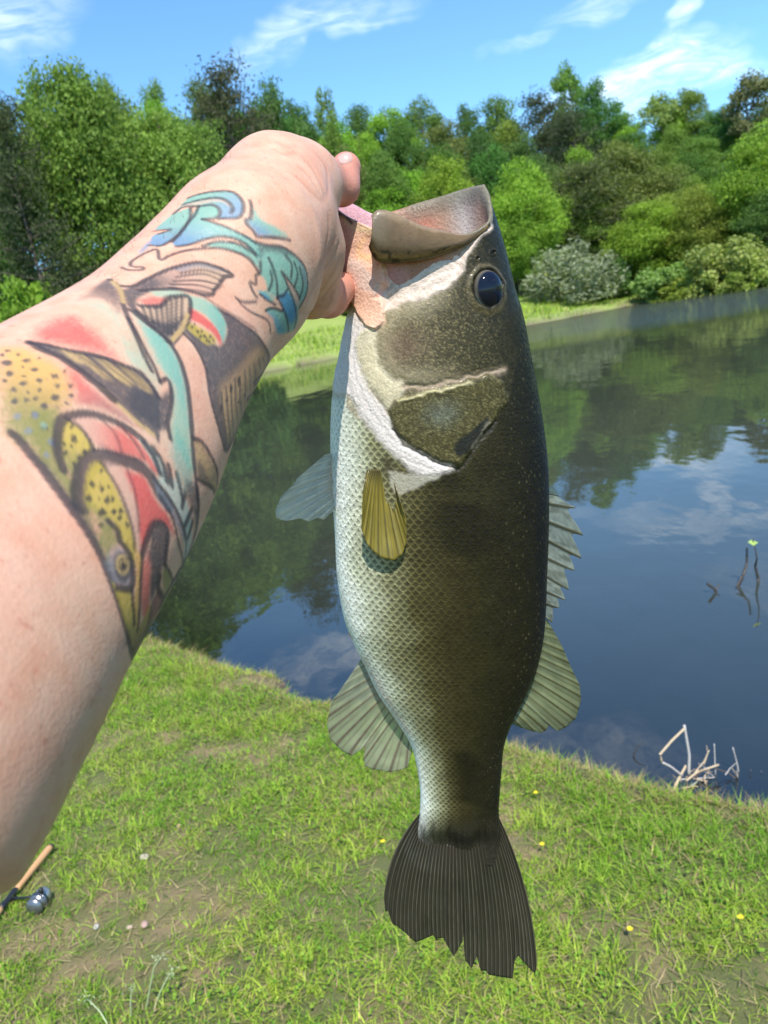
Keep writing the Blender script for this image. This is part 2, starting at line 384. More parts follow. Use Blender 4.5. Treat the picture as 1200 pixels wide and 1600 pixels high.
PROTO = {'a': [broadleaf(11, 21000, 80, leaf=.0092), broadleaf(12, 21000, 75, slim=0.9, leaf=.0092), broadleaf(13, 22000, clumps=90, slim=1.1, leaf=.0092), broadleaf(14, 20000, clumps=60, leaf=.0092)],
         'd': [broadleaf(15, 38000, 130, 0.06, 1.0, 0.0080), broadleaf(16, 38000, 120, 0.08, 1.15, 0.0080)],
         's': [broadleaf(21, 4200, 40, 0.38, 0.72, 0.012, 0.7), broadleaf(22, 5200, 36, 0.30, 0.85, 0.012, 0.6)],
         'p': [pine(31), pine(32)],
         'b': [shrub(41), shrub(42), shrub(43)], 'w': [shrub(44, wispy=0.5)]}
COLS = {'green': (0.150, 0.250, 0.055), 'deep': (0.095, 0.185, 0.050), 'yellow': (0.215, 0.305, 0.060), 'bright': (0.215, 0.370, 0.050),
        'olive': (0.150, 0.215, 0.060), 'pine': (0.075, 0.100, 0.055), 'brown': (0.115, 0.140, 0.070), 'silver': (0.285, 0.360, 0.235),
        'red': (0.160, 0.175, 0.090), 'pale': (0.265, 0.350, 0.110)}
tree_no = [0]
def tree(px, py, wpx, dist, kind, colr, label, group=None, name=None, hmul=1.0, sc_w=None):
    """tree whose top shows at (px, py), standing dist metres away on the terrain, wpx pixels wide"""
    d = ray(px, py); hd = math.hypot(d[0], d[1]); x, y = d[0] / hd * dist, d[1] / hd * dist
    ztop = CAM[2] + d[2] / hd * dist; zb = float(height(np.array([x]), np.array([y]))[0])
    h = max(1.0, ztop - zb) * hmul * (1.0 if kind in 'bw' else 1.07); wid = wpx / FPX * dist
    i = tree_no[0]; tree_no[0] += 1
    crown, trunk = PROTO[kind][i % len(PROTO[kind])]
    nm = name or {'p': 'pine_tree', 'b': 'shrub', 'w': 'shrub'}.get(kind, 'leafy_tree')
    root = empty(nm, (x, y, zb - 0.05), random.Random(i).uniform(0, 6.28))
    unit = 1.1 if kind in 'bw' else (0.60 if kind == 'p' else 0.70)
    root.scale = (wid / unit, wid / unit, h)
    c = np.array(COLS[colr]) * np.random.default_rng(100 + i).uniform(0.90, 1.12, 3)
    for me, pn in ((crown, 'crown' if kind not in 'bw' else 'foliage'), (trunk, 'trunk' if kind not in 'bw' else 'stem')):
        o = obj(pn, me, root); o.color = (*c, 1)
    tag(root, label, 'shrub' if kind in 'bw' else 'tree', group)
    return root
# the trees that stand out, each by its own look
tree(88, 92, 200, 57, 'd', 'green', 'tallest airy mid green leafy tree standing on the left bank')
tree(172, 148, 120, 61, 'a', 'green', 'slimmer green leafy tree pressed against the right side of the tallest bank tree')
tree(236, 166, 175, 59, 'd', 'yellow', 'rounded yellow green tree between the tallest bank tree and the raised arm')
tree(305, 205, 140, 60, 'd', 'green', 'green leafy tree whose crown is cut by the upper edge of the wrist')
tree(-8, 175, 130, 53, 'p', 'pine', 'dark thin conifer left of the tallest leafy tree')
tree(-60, 150, 150, 58, 'a', 'deep', 'deep green leafy tree behind the dark thin conifer')
tree(345, 132, 150, 76, 'p', 'pine', 'broad brownish dark pine above the wrist')
tree(425, 143, 105, 82, 'a', 'deep', 'dense deep green tree touching the broad dark pine above the hand')
tree(503, 136, 58, 88, 's', 'green', 'narrow tree poking above the skyline right of the knuckles')
tree(884, 90, 72, 122, 's', 'green', 'thin forked tree rising highest over the hill crest')
tree(852, 160, 110, 104, 'p', 'pine', 'big dusky pine below the thin forked tree')
tree(895, 185, 95, 98, 'p', 'pine', 'second dusky pine beside the big one on the slope')
tree(925, 128, 85, 116, 'a', 'deep', 'deep green tree just right of the thin forked tree')
tree(1032, 138, 88, 114, 's', 'pale', 'pale feathery tree on the crest left of the round topped one')
tree(1078, 135, 66, 116, 'a', 'green', 'round topped green tree on the crest')
tree(1168, 104, 96, 108, 's', 'red', 'sparse reddish tree at the right end of the crest')
tree(1128, 168, 80, 112, 'a', 'deep', 'deep green tree filling the dip left of the sparse reddish tree')
tree(958, 226, 165, 84, 'd', 'olive', 'olive round headed tree half way up the slope')
tree(905, 262, 160, 78, 'p', 'brown', 'brownish spreading pine behind the silvery shrub')
tree(812, 252, 120, 72, 'd', 'bright', 'bright lime green tree right behind the fish snout')
tree(690, 246, 110, 78, 'a', 'bright', 'round light green tree above the open fish mouth')
tree(1192, 196, 140, 70, 'd', 'bright', 'vivid green tree at the right edge of the wood')
tree(1012, 312, 130, 71, 'd', 'bright', 'bright green tree standing on the far bank right of the silvery shrub')
tree(1092, 292, 110, 70, 'd', 'yellow', 'yellow green tree behind the pale waterside bushes')
tree(1145, 270, 95, 72, 'a', 'deep', 'dark gapped tree under the vivid green tree')
tree(1195, 300, 90, 66, 'a', 'deep', 'deep shaded tree below the vivid green tree')
tree(760, 225, 90, 86, 'a', 'deep', 'dark green tree between the round light tree and the lime one')
tree(596, 250, 90, 80, 'a', 'green', 'green tree right of the thumb tip')
tree(540, 232, 90, 84, 'a', 'olive', 'olive tree showing just above the thumb')
tree(800, 318, 90, 71, 'd', 'bright', 'low bright green tree behind the fish eye')
tree(890, 362, 160, 68, 'w', 'silver', 'silvery grey green shrub on the far bank', name='shrub')
tree(955, 392, 70, 69, 'b', 'deep', 'small dark bush between the silvery shrub and the bright tree')
tree(1045, 398, 110, 66, 'b', 'pale', 'pale green bush hanging over the far water edge')
tree(1128, 345, 130, 62, 'b', 'pale', 'tall pale bush beside the deep shaded tree')
tree(1080, 420, 120, 63, 'b', 'yellow', 'low yellowish bush at the far waterline')
tree(1185, 385, 110, 59, 'b', 'yellow', 'yellow green bush at the right end of the far shore')
tree(30, 375, 130, 51, 'b', 'bright', 'bright green bush glowing under the left bank conifer')
tree(110, 415, 130, 52, 'b', 'deep', 'dark bush above the forearm on the left bank')
tree(-40, 455, 170, 50, 'b', 'deep', 'shaded bush at the left edge just above the forearm')
tree(200, 330, 120, 55, 'b', 'green', 'mid green bush under the yellow green tree')
tree(500, 495, 80, 76, 'b', 'deep', 'dark bush under the hand beside the lawn strip')
tree(455, 480, 90, 75, 'b', 'deep', 'dark rounded bush behind the wrist beside the lawn strip')
tree(570, 470, 90, 76, 'b', 'green', 'green bush behind the fish jaw on the far bank')
tree(660, 440, 100, 75, 'b', 'deep', 'dark green bush hidden behind the fish head')
# hillside woods: trees nothing but their place tells apart
R2 = random.Random(5)
hill_spots = []
for row, (dist, n, y0) in enumerate(((118, 21, 166), (106, 20, 196), (95, 17, 228), (86, 15, 262), (82, 13, 300), (80, 11, 345))):
    for k in range(n):
        px = -60 + (1330.0 / n) * (k + R2.uniform(0.15, 0.85))
        if px < 330 and row > 2: continue
        rise = np.interp(px, [0, 300, 480, 620, 800, 1000, 1100, 1250], [-20, -30, -5, 0, -8, 12, 6, -12])
        hill_spots.append((px, y0 + rise + R2.uniform(-8, 16), R2.uniform(72, 112) * 95 / dist, dist + R2.uniform(-4, 4),
                           R2.choice('aaaaad'), R2.choice(['green', 'green', 'deep', 'deep', 'yellow', 'bright', 'olive'])))
HUE = {'green': 'mid green', 'deep': 'deep green', 'yellow': 'yellowish green', 'bright': 'bright fresh green', 'olive': 'dull olive'}
for s in hill_spots:
    tree(*s, HUE[s[5]] + ' leafy tree in the wood covering the hillside behind the pond', HUE[s[5]] + ' trees of the hillside wood')
R3 = random.Random(9)
for k in range(15):
    px = 340 + k * 60 + R3.uniform(-20, 20)
    if 790 < px < 960: continue
    tree(px, 400 + R3.uniform(-14, 16) + (500 - px * 0.12 - 410) * 0.6, R3.uniform(70, 120), R3.uniform(74, 79), 'b', R3.choice(['green', 'deep', 'olive', 'green']),
         'green undergrowth bush at the foot of the hillside wood', 'bushes at the foot of the wood')
for k in range(9):   # left bank undergrowth, above and below the forearm
    tree(-90 + k * 55, R3.uniform(380, 450), R3.uniform(90, 140), R3.uniform(55, 60), 'b', R3.choice(['deep', 'deep', 'olive']),
         'dark undergrowth bush beneath the left bank trees', 'bushes under the left bank trees')

# ------------------------------------------------------------------ grass of the near bank and the far bank
def blades(x, y, L, wid, r, segs=2, lean=0.55, zoff=0.0):
    n = len(x); z = height(x, y) + zoff
    a = r.uniform(0, 6.283, n); b = r.uniform(0.05, 1.0, n) * lean
    dirv = np.stack([np.cos(a), np.sin(a)], 1); side = np.stack([-np.sin(a), np.cos(a), np.zeros(n)], 1)
    base = np.stack([x, y, z - 0.004], 1); V = []
    for s in range(segs + 1):
        t = s / segs; out = L * (b * t + 0.9 * b * t * t); up = L * t * (1 - 0.45 * b * t)
        c = base + np.concatenate([dirv * out[:, None], up[:, None]], 1)
        wd = (wid * (1 - t) ** 0.7)[:, None] * 0.5
        if s < segs: V += [c - side * wd, c + side * wd]
        else: V += [c]
    V = np.stack(V, 1); k = V.shape[1]; o = (np.arange(n) * k)[:, None]
    quads = np.concatenate([o + np.array([[2 * s, 2 * s + 1, 2 * s + 3, 2 * s + 2]]) for s in range(segs - 1)]) if segs > 1 else np.zeros((0, 4), int)
    tris = o + np.array([[2 * segs - 2, 2 * segs - 1, 2 * segs]])
    return V.reshape(-1, 3), quads, tris, k
m = M('grass_blades'); c = m.attr('Col')
m.set(Base_Color=c, Roughness=0.55); m.b.inputs['Specular IOR Level'].default_value = 0.15
tl = m.n('ShaderNodeBsdfTranslucent'); m.l(m.mix(1.0, c, (1.15, 1.2, 0.6), 'MULTIPLY'), tl.inputs[0])
mx = m.n('ShaderNodeMixShader'); mx.inputs[0].default_value = 0.35
m.l(m.b.outputs[0], mx.inputs[1]); m.l(tl.outputs[0], mx.inputs[2]); m.l(mx.outputs[0], m.out.inputs[0]); GRASS = m.m
def grass_field(name, n, xr, yr, label, r, far=False):
    x = r.uniform(*xr, n); y = r.uniform(*yr, n)
    if far:
        d, dn, df_ = pond_d(x, y); keep = (df_ < 0.15) & (df_ > -13); L = r.uniform(0.10, 0.35, n) * (1 + 1.8 * sstep(0.55, 0.75, fbm(x * .3, y * .3, 3, 4))); wid = np.full(n, 0.05); tone = r.random(n)
    else:
        # blades stand in tufts of about nine
        nt_ = n // 9; tx_ = r.uniform(*xr, nt_); ty_ = r.uniform(*yr, nt_); ti = r.integers(0, nt_, n); x = tx_[ti] + r.normal(size=n) * .011; y = ty_[ti] + r.normal(size=n) * .011
        d = pond_d(x, y)[0]; vig = r.random(nt_)[ti] ** 1.5; tone = r.random(nt_)[ti] * .7 + .3 * r.random(n)
        dirt = sstep(0.57, 0.76, fbm(x * 4.2 + 3, y * 4.2, 5, 31)); lush = fbm(x * 2.3 + 9, y * 2.3, 3, 44); clump = fbm(x * 7, y * 7, 3, 47)
        keep = (d < -0.02 - .22 * r.random(n) ** 2.2 * fbm(x * 5, y * 5, 2, 93) * 2) & (r.random(n) > 0.74 * dirt) & (r.random(n) < 0.34 + 1.3 * sstep(.30, .72, clump * .6 + lush * .4))
        L = (0.013 + 0.035 * vig) * (0.55 + 1.1 * lush) + 0.022 * sstep(-0.9, -0.2, d) * r.random(n); wid = r.uniform(0.0020, 0.0050, n)
    x, y, L, wid, d, tone = x[keep], y[keep], L[keep], wid[keep], d[keep], tone[keep]; n = len(x)
    V, q, t, k = blades(x, y, L, wid, r, 2, 1.1 if not far else 0.5)
    A = np.array([0.210, 0.395, 0.034]); B = np.array([0.420, 0.530, 0.070]); S = np.array([0.48, 0.37, 0.17]); Dk = np.array([0.075, 0.170, 0.022])
    p = fbm(x * (3 if not far else .2), y * (3 if not far else .2), 3, 71)[:, None]; rr = r.random((n, 1))
    cc = A + (B - A) * np.clip(1.6 * p - 0.55 + 0.9 * (tone[:, None] - 0.3), 0, 1); cc = np.where(r.random((n, 1)) < 0.16, Dk, cc)
    edge = sstep(-0.42, -0.08, d)[:, None] if not far else 0
    cc = np.where(r.random((n, 1)) < 0.12 + 0.5 * edge, S * r.uniform(0.6, 1.15, (n, 1)), cc); cc = cc * r.uniform(0.70, 1.2, (n, 1)) * (.75 + .4 * tone[:, None])
    me = np_mesh(name, V, [q, t], False, colors={'Col': np.repeat(cc, k, 0)}, mats=[GRASS])
    return tag(obj(name, me), label, 'grass', None, 'stuff')
r = np.random.default_rng(3)
grass_field('grass', 300000, (-2.7, 1.9), (1.1, 5.0), 'short sunlit grass of the near bank with straw bits', r)
grass_field('far_grass', 60000, (-26, 48), (44, 78), 'bright grass strip along the far shore', r, True)
# clover and other small round leaves between the blades
n = 42000; x = r.uniform(-2.7, 1.9, n); y = r.uniform(1.1, 4.9, n)
keep = (pond_d(x, y)[0] < -0.05) & (fbm(x * 1.9, y * 1.9, 3, 55) > 0.42 + .1 * r.random(n)) & (r.random(n) > 0.8 * sstep(.53, .70, fbm(x * 4.2 + 3, y * 4.2, 5, 31)))
x, y = x[keep], y[keep]; C = np.stack([x, y, height(x, y) + r.uniform(0.006, 0.032, len(x))], 1)
V, F = leaves(C, 0.0062, r, 0.75, up=1.6, spread=0.8)
cc = np.array([0.115, 0.265, 0.028]) + np.array([0.15, 0.12, 0.02]) * r.random((len(C), 1))
tag(obj('clover', np_mesh('clover', V, F, False, colors={'Col': np.repeat(cc, 4, 0)}, mats=[GRASS])), 'small round clover leaves among the near grass', 'clover', None, 'stuff')
# straw, dead grass lying flat
n = 16000; x = r.uniform(-2.6, 1.8, n); y = r.uniform(1.1, 4.9, n); dd = pond_d(x, y)[0]
keep = (dd < 0.02) & ((fbm(x * 4.2 + 3, y * 4.2, 5, 31) > 0.52) | (dd > -0.35) | (r.random(n) < .45)); x, y = x[keep], y[keep]; n = len(x)
a = r.uniform(0, 6.283, n); L = r.uniform(0.012, 0.05, n); dv = np.stack([np.cos(a) * L, np.sin(a) * L, r.uniform(-.15, .5, n) * L], 1); sd = np.stack([-np.sin(a), np.cos(a), 0 * a], 1) * 0.0013
b0 = np.stack([x, y, height(x, y) + 0.008], 1)
V = np.stack([b0 - sd, b0 + sd, b0 + dv + sd * .6, b0 + dv - sd * .6], 1).reshape(-1, 3)
cc = np.array([0.46, 0.36, 0.19]) * r.uniform(0.45, 1.2, (n, 1))
tag(obj('dead_grass', np_mesh('dead_grass', V, np.arange(4 * n).reshape(n, 4), False, colors={'Col': np.repeat(cc, 4, 0)}, mats=[GRASS])), 'bits of pale dead grass lying in the turf', 'straw', None, 'stuff')

# ------------------------------------------------------------------ the fish
YF = 0.40                                   # distance of the fish's middle plane in front of the camera
def fp(px, py, b=0.0): return at_y(px, py, YF - b)
# side view of the body from tail root to jaw: row, belly edge, back edge, half thickness (m)
ST = np.array([(1352, 672, 770, .0005), (1336, 660, 777, .0016), (1318, 655, 781, .0040), (1300, 653, 782, .0066), (1270, 656, 779, .009), (1240, 657, 780, .011), (1200, 652, 783, .013),
               (1160, 641, 787, .0155), (1120, 617, 801, .0185), (1080, 590, 821, .022), (1040, 571, 837, .025), (1000, 552, 846, .0275),
               (960, 537, 850, .030), (900, 527, 852, .0325), (840, 524, 854, .034), (780, 520, 855, .0345), (720, 517, 853, .0345),
               (660, 517, 846, .0345), (600, 521, 836, .034), (550, 531, 826, .033), (510, 539, 819, .032), (480, 545, 812, .031),
               (450, 541, 803, .030), (420, 535, 796, .0285)], float)
def catmull(P, n):
    P = np.asarray(P, float); m_ = len(P); Q = np.vstack([2 * P[0] - P[1], P, 2 * P[-1] - P[-2]])
    t = np.linspace(0, m_ - 1 - 1e-9, n); i = t.astype(int); f_ = (t - i)[:, None]
    a, b, c, d = Q[i], Q[i + 1], Q[i + 2], Q[i + 3]
    return 0.5 * (2 * b + (c - a) * f_ + (2 * a - 5 * b + 4 * c - d) * f_ ** 2 + (3 * b - a - 3 * c + d) * f_ ** 3)
def resample(P, n, smooth=True):
    P = np.asarray(P, float)
    if smooth and len(P) > 2: P = catmull(P, 12 * len(P))
    s = np.concatenate([[0], np.cumsum(np.linalg.norm(np.diff(P, axis=0), axis=1))])
    t = np.linspace(0, s[-1], n); return np.stack([np.interp(t, s, P[:, k]) for k in range(P.shape[1])], 1)
Lw = np.array([fp(a[1], a[0]) for a in ST]); Rw = np.array([fp(a[2], a[0]) for a in ST])
NR = 800
prof = catmull(np.column_stack([Lw[:, [0, 2]], Rw[:, [0, 2]], ST[:, 3]]), 4000)
cs_ = np.concatenate([[0], np.cumsum(np.linalg.norm(np.diff((prof[:, :2] + prof[:, 2:4]) / 2, axis=0), axis=1))])
sl = np.linspace(0, cs_[-1], NR); prof = np.stack([np.interp(sl, cs_, prof[:, k]) for k in range(5)], 1)
NN, NF = 270, 72
phi = np.concatenate([np.linspace(0, np.pi, NN, endpoint=False), np.linspace(np.pi, 2 * np.pi, NF, endpoint=False)])
cp, sp_ = np.cos(phi), np.sin(phi)
sgn = np.sign(sp_) * np.abs(sp_) ** 0.86
mid = (prof[:, :2] + prof[:, 2:4]) / 2; half = (prof[:, 2:4] - prof[:, :2]) / 2
B3 = np.zeros((NR, len(phi), 3))
B3[:, :, 0] = mid[:, None, 0] + half[:, None, 0] * cp; B3[:, :, 2] = mid[:, None, 1] + half[:, None, 1] * cp
sink = sstep(.0, .024, sl[:, None] - .016 * fbm(phi[None] * 7, np.zeros((1, len(phi))), 3, 71))      # the scaled skin thins out raggedly over the tail rays
B3[:, :, 1] = YF - prof[:, None, 4] * sgn * sink
# mouth rim, near side from snout to chin and back along the far side
rim_n = [(757, 291, 0), (766, 310, .006), (769, 340, .013), (757, 358, .020), (727, 371, .0245), (690, 376, .027), (640, 376, .0285), (600, 368, .0275),
         (572, 356, .022), (542, 342, .014), (520, 326, .006), (510, 318, 0)]
rim_f = [(510, 318, 0), (520, 317, -.006), (548, 321, -.015), (585, 338, -.022), (621, 331, -.024), (650, 321, -.023), (692, 309, -.020), (729, 297, -.012), (757, 291, 0)]
Rn = resample([fp(*q) for q in rim_n], NN + 1)[:-1]; Rf = resample([fp(*q) for q in rim_f], NF + 1)[:-1]
RIM = np.concatenate([Rn, Rf])
NH = 110
rows = [B3]
qv = np.linspace(0, 1, NH + 1)[1:]
top = B3[-1]; prev = B3[-8]
for q in qv:
    tang = (top - prev) * (NH / 7.0) * 0.35 * q * (1 - q) ** 2 * 2.0
    rows.append(((1 - q) * top + q * RIM + tang)[None])
# rounded lip, then the inside of the mouth down to the gullet
cen = RIM.mean(0)
def inner(s, dz, yk=1.0):
    r_ = cen + (RIM - cen) * np.array([s, s * yk, s]); r_[:, 2] -= dz; return r_[None]
lipn = RIM + (RIM - cen) * 0.004; lipn[:, 2] += 0.0009
rows += [lipn[None], (cen + (RIM - cen) * 0.975 + np.array([0, 0, .0011]))[None], inner(.95, .0002), inner(.935, .002), inner(.925, .005), inner(.92, .009), inner(.90, .015), inner(.86, .022),
         inner(.78, .030, .95), inner(.66, .040, .9), inner(.5, .05, .9), inner(.3, .058, .9), inner(.1, .062, .9)]
G3 = np.concatenate(rows); NROW, NCOL = G3.shape[:2]
IN0 = NR + NH                                       # first row of the lip / inside
rowi = np.arange(NROW)[:, None] * np.ones((1, NCOL))
inside = rowi >= IN0 + 1
# side-view coordinates (mm) of every vertex, and the same for a point traced on the near flank
def half_depth(X, Z):
    zz = mid[:, 1]; o = np.argsort(zz)
    mx_ = np.interp(Z, zz[o], mid[o, 0]); hx = np.interp(Z, zz[o], half[o, 0]); tt = np.interp(Z, zz[o], prof[o, 4])
    return tt * np.clip(1 - ((X - mx_) / hx) ** 2, 0, 1) ** 0.43
def on(px, py):
    b = 0.02
    for _ in range(5):
        p = fp(px, py, b); b = 0.5 * b + 0.5 * float(half_depth(p[0], p[2]))
    return p[0] * 1000, p[2] * 1000
def poly(pts, n=0):
    P = np.array([on(*q) for q in pts]); return P
VX, VZ = G3[:, :, 0] * 1000, G3[:, :, 2] * 1000
# organic unevenness: outlines drawn on the flank waver a little
_wx = (fbm(VX * .22 + 3, VZ * .22, 3, 81) - .5) * 3.0; _wz = (fbm(VX * .22 + 9, VZ * .22 + 5, 3, 82) - .5) * 3.0
VX, VZ = VX + _wx, VZ + _wz
def seg_dist(P, X, Z, closed=False):
    """distance to a polyline"""
    Q = np.vstack([P, P[:1]]) if closed else P
    d = np.full(X.shape, 1e9)
    for a, b in zip(Q[:-1], Q[1:]):
        e = b - a; L2 = e @ e + 1e-12; t = np.clip(((X - a[0]) * e[0] + (Z - a[1]) * e[1]) / L2, 0, 1)
        d = np.minimum(d, np.hypot(X - a[0] - t * e[0], Z - a[1] - t * e[1]))
    return d
def in_poly(P, X, Z):
    c = np.zeros(X.shape, bool); Q = np.roll(P, 1, 0)
    for (x1, z1), (x2, z2) in zip(Q, P):
        if z1 == z2: continue
        c ^= ((z1 > Z) != (z2 > Z)) & (X < (x2 - x1) * (Z - z1) / (z2 - z1) + x1)
    return c
def sd_poly(pts, smooth=True):
    """signed distance (mm, + inside) to an outline drawn on the flank"""
    P = poly(pts)
    if smooth: P = resample(np.vstack([P, P[:1]]), 6 * len(P))[:-1]
    lo, hi = P.min(0) - 6, P.max(0) + 6
    sel = (VX > lo[0]) & (VX < hi[0]) & (VZ > lo[1]) & (VZ < hi[1]) & ~inside
    out = np.full(VX.shape, -99.0); X, Z = VX[sel], VZ[sel]
    d = seg_dist(P, X, Z, True); out[sel] = np.where(in_poly(P, X, Z), d, -d); return out
def line_d(pts, smooth=True):
    P = poly(pts)
    if smooth: P = resample(P, 6 * len(P))
    lo, hi = P.min(0) - 9, P.max(0) + 9
    sel = (VX > lo[0]) & (VX < hi[0]) & (VZ > lo[1]) & (VZ < hi[1]) & ~inside
    out = np.full(VX.shape, 99.0); out[sel] = seg_dist(P, VX[sel], VZ[sel]); return out
# normals for displacement
dr = np.gradient(G3, axis=0); dc = (np.roll(G3, -1, 1) - np.roll(G3, 1, 1)) / 2
NV = np.cross(dc, dr); NV /= np.linalg.norm(NV, axis=2, keepdims=True) + 1e-12
if (NV[NR // 2, NN // 2, 1]) > 0: NV = -NV
disp = np.zeros(VX.shape)
# ---- scales
srow = np.concatenate([sl, sl[-1] + np.linspace(0, .03, NROW - NR)])      # metres from the tail root
ring = np.linalg.norm(np.diff(np.concatenate([G3, G3[:, :1]], 1), axis=1), axis=2)
arc = np.cumsum(ring, 1) - ring
nearc = arc[:, NN:NN + 1]                                                 # arc from back to belly, near side
qn = np.where(np.arange(NCOL)[None] < NN, arc - nearc * 0.5, (arc - nearc) - (ring.sum(1, keepdims=True) - nearc) * 0.5)
size = np.interp(srow, [0, .06, .14, .24, .33], [.0026, .0033, .0042, .0043, .0036])
sprime = np.concatenate([[0], np.cumsum(np.diff(srow) / ((size[1:] + size[:-1]) / 2))])
U = (-sprime[:, None] + 200) * np.ones((1, NCOL)); W = qn / size[:, None] + 100
W = W + 0.10 * (fbm(U * .35, W * .35, 2, 5) - .5); U = U + 0.12 * (fbm(U * .4 + 9, W * .4, 2, 6) - .5)
sa = 0.60; h_s = np.zeros(VX.shape); rr_s = np.ones(VX.shape); done = np.zeros(VX.shape, bool); idr = np.zeros(VX.shape)
k0 = np.floor(U / sa)
for dm in (-2, -1, 0, 1, 2):
    mm = k0 + dm; off = 0.5 * np.mod(mm, 2); wc = np.floor(W - off + 0.5) + off
    du = (U - mm * sa); dw = W - wc; rr = np.sqrt((du / 0.86) ** 2 + (dw / 0.60) ** 2)
    ok = (rr < 1) & ~done
    h_s = np.where(ok, (du + 0.86) / 1.72, h_s); rr_s = np.where(ok, rr, rr_s); idr = np.where(ok, hash2(mm, np.floor(wc * 2)), idr); done |= ok
f_u = np.where(np.arange(NCOL)[None] < NN, phi[None] / np.pi, (2 * np.pi - phi[None]) / np.pi) * np.ones(VX.shape)   # 0 back .. 1 belly
gill_line = [(545, 640), (587, 681), (617, 709), (650, 739), (706, 731), (722, 724), (735, 703), (756, 680), (775, 655), (800, 600), (815, 520), (830, 440)]
gl = np.array(poly(gill_line)); gz = np.interp(VX, gl[:, 0], gl[:, 1], left=gl[0, 1] + 6, right=gl[-1, 1])
body_m = sstep(-1.5, 2.0, gz - VZ) * (~inside); body_m[NR:] = 0
tail_f = sstep(0.0, 0.012, srow)[:, None]
scal = body_m * tail_f
disp += scal * (h_s * 0.40 - 0.2) * np.interp(srow, [0, .1], [.6, 1])[:, None]
# ---- colour of the flank
def ramp_c(t, stops):
    xs = [s[0] for s in stops]; return np.stack([np.interp(t, xs, [s[1][k] for s in stops]) for k in range(3)], -1)
mott = fbm(U * .25, W * .25, 4, 12); fineN = fbm(U * 2.1, W * 2.1, 3, 15)
fu = f_u + 0.09 * (mott - .5)
flank = ramp_c(fu, [(0, (.004, .0042, .0022)), (.16, (.0065, .0063, .003)), (.34, (.017, .0152, .0065)), (.50, (.036, .030, .011)), (.60, (.078, .069, .028)),
                    (.69, (.19, .187, .105)), (.77, (.37, .385, .29)), (.86, (.60, .62, .575)), (1.0, (.76, .775, .74))])
thr = np.interp(fu, [.40, .56, .68, .78, .90], [.93, .84, .70, .52, .34]) + .12 * (idr - .5)
core = 1 - sstep(thr - .22, thr + .10, rr_s); rim_s = sstep(.70, .97, rr_s)
light_zone = sstep(.46, .62, fu) * (1 - .70 * sstep(.80, .92, fu))
flank = flank * (1 - core[..., None] * (0.28 + 0.28 * light_zone[..., None]) * scal[..., None])
flank = flank * (1 + rim_s[..., None] * scal[..., None] * (0.30 + 0.30 * light_zone[..., None])) * (0.82 + 0.36 * idr[..., None] * scal[..., None])
dark_blot = sstep(.56, .72, fbm(U * .13 + 4, W * .09, 3, 77)) * np.exp(-((f_u - .47) / .13) ** 2)
flank *= (1 - 0.55 * dark_blot[..., None])
spk = sstep(.80, .90, hash2(np.floor(U / .6), np.floor(W * 2), 9)) * (1 - sstep(.25, .5, rr_s)) * (1 - sstep(.25, .45, f_u))  # glints off the dark back scales, painted in as pale specks
flank += spk[..., None] * np.array([.045, .040, .022]) * scal[..., None]
near_head = sstep(.0, 40, VZ - on(560, 800)[1]) * sstep(.72, .80, fu); flank = flank * (1 - .5 * near_head[..., None]) + .5 * near_head[..., None] * np.array([.50, .52, .47]) * (1 - .35 * (1 - sstep(.25, .5, rr_s)))[..., None]
Cc = flank.copy()
def paint(mask, colr): 
    global Cc
    mk = np.clip(mask, 0, 1)[..., None]; Cc = Cc * (1 - mk) + np.asarray(colr) * mk
# ---- the head
nz1 = fbm(VX * .55, VZ * .55, 4, 21); nz2 = fbm(VX * 1.6, VZ * 1.6, 3, 22); nz3 = fbm(VX * .16, VZ * .16, 3, 23)
head_m = (1 - sstep(-1.5, 2.0, gz - VZ)) * (~inside)
head_c = ramp_c(f_u + .14 * (nz1 - .5), [(0, (.005, .005, .003)), (.16, (.009, .0085, .0045)), (.3, (.020, .0175, .008)), (.48, (.050, .042, .020)), (.62, (.120, .100, .058)), (.72, (.24, .21, .145)), (1, (.45, .42, .34))])
head_c = head_c * (0.55 + 0.9 * nz2[..., None])
gold = sstep(.58, .72, nz2) * sstep(.2, .45, f_u); head_c = head_c + gold[..., None] * np.array([.085, .072, .034])
paint(head_m, head_c)
cheek = sd_poly([(603, 482), (640, 472), (690, 455), (716, 428), (724, 402), (750, 368), (800, 400), (800, 560), (790, 578), (700, 597), (660, 603), (633, 601), (606, 588), (593, 570), (586, 545), (588, 520), (597, 503)])
paint(sstep(-.6, .6, cheek) * (1 - sstep(2, 12, cheek)) * .55 * sstep(.4, .6, f_u), (.30, .265, .18))
red = np.exp(-(((VX - on(630, 540)[0]) / 9) ** 2 + ((VZ - on(630, 540)[1]) / 8) ** 2)); paint(red * .55 * (.4 + nz2), (.11, .06, .045))
throat = sd_poly([(545, 478), (575, 508), (590, 512), (566, 530), (563, 575), (580, 615), (600, 642), (612, 668), (635, 692), (672, 713), (706, 729), (690, 738), (652, 741), (620, 712), (590, 684), (566, 655), (550, 622), (525, 612), (505, 600), (510, 540)])
fold = line_d([(560, 480), (545, 540), (548, 590), (575, 650), (620, 700), (690, 735)])
fold = fold + 1.6 * (nz3 - .5) + .9 * (nz1 - .5); stre = np.sin(fold * 2.0) * .5 + .5
paint(sstep(-2.2, 1.6, throat), np.array([.54, .525, .49])[None, None] * (0.95 + 0.06 * stre[..., None]) + np.array([.03, .0, .03]))
disp += sstep(-.3, .6, throat) * (0.30 + 0.10 * np.sin(fold * 2.0)) 
interop = sd_poly([(585, 508), (570, 514), (559, 527), (557, 545), (562, 570), (575, 598), (594, 622), (604, 637), (622, 624), (634, 603), (612, 592), (596, 575), (588, 548), (587, 525)])
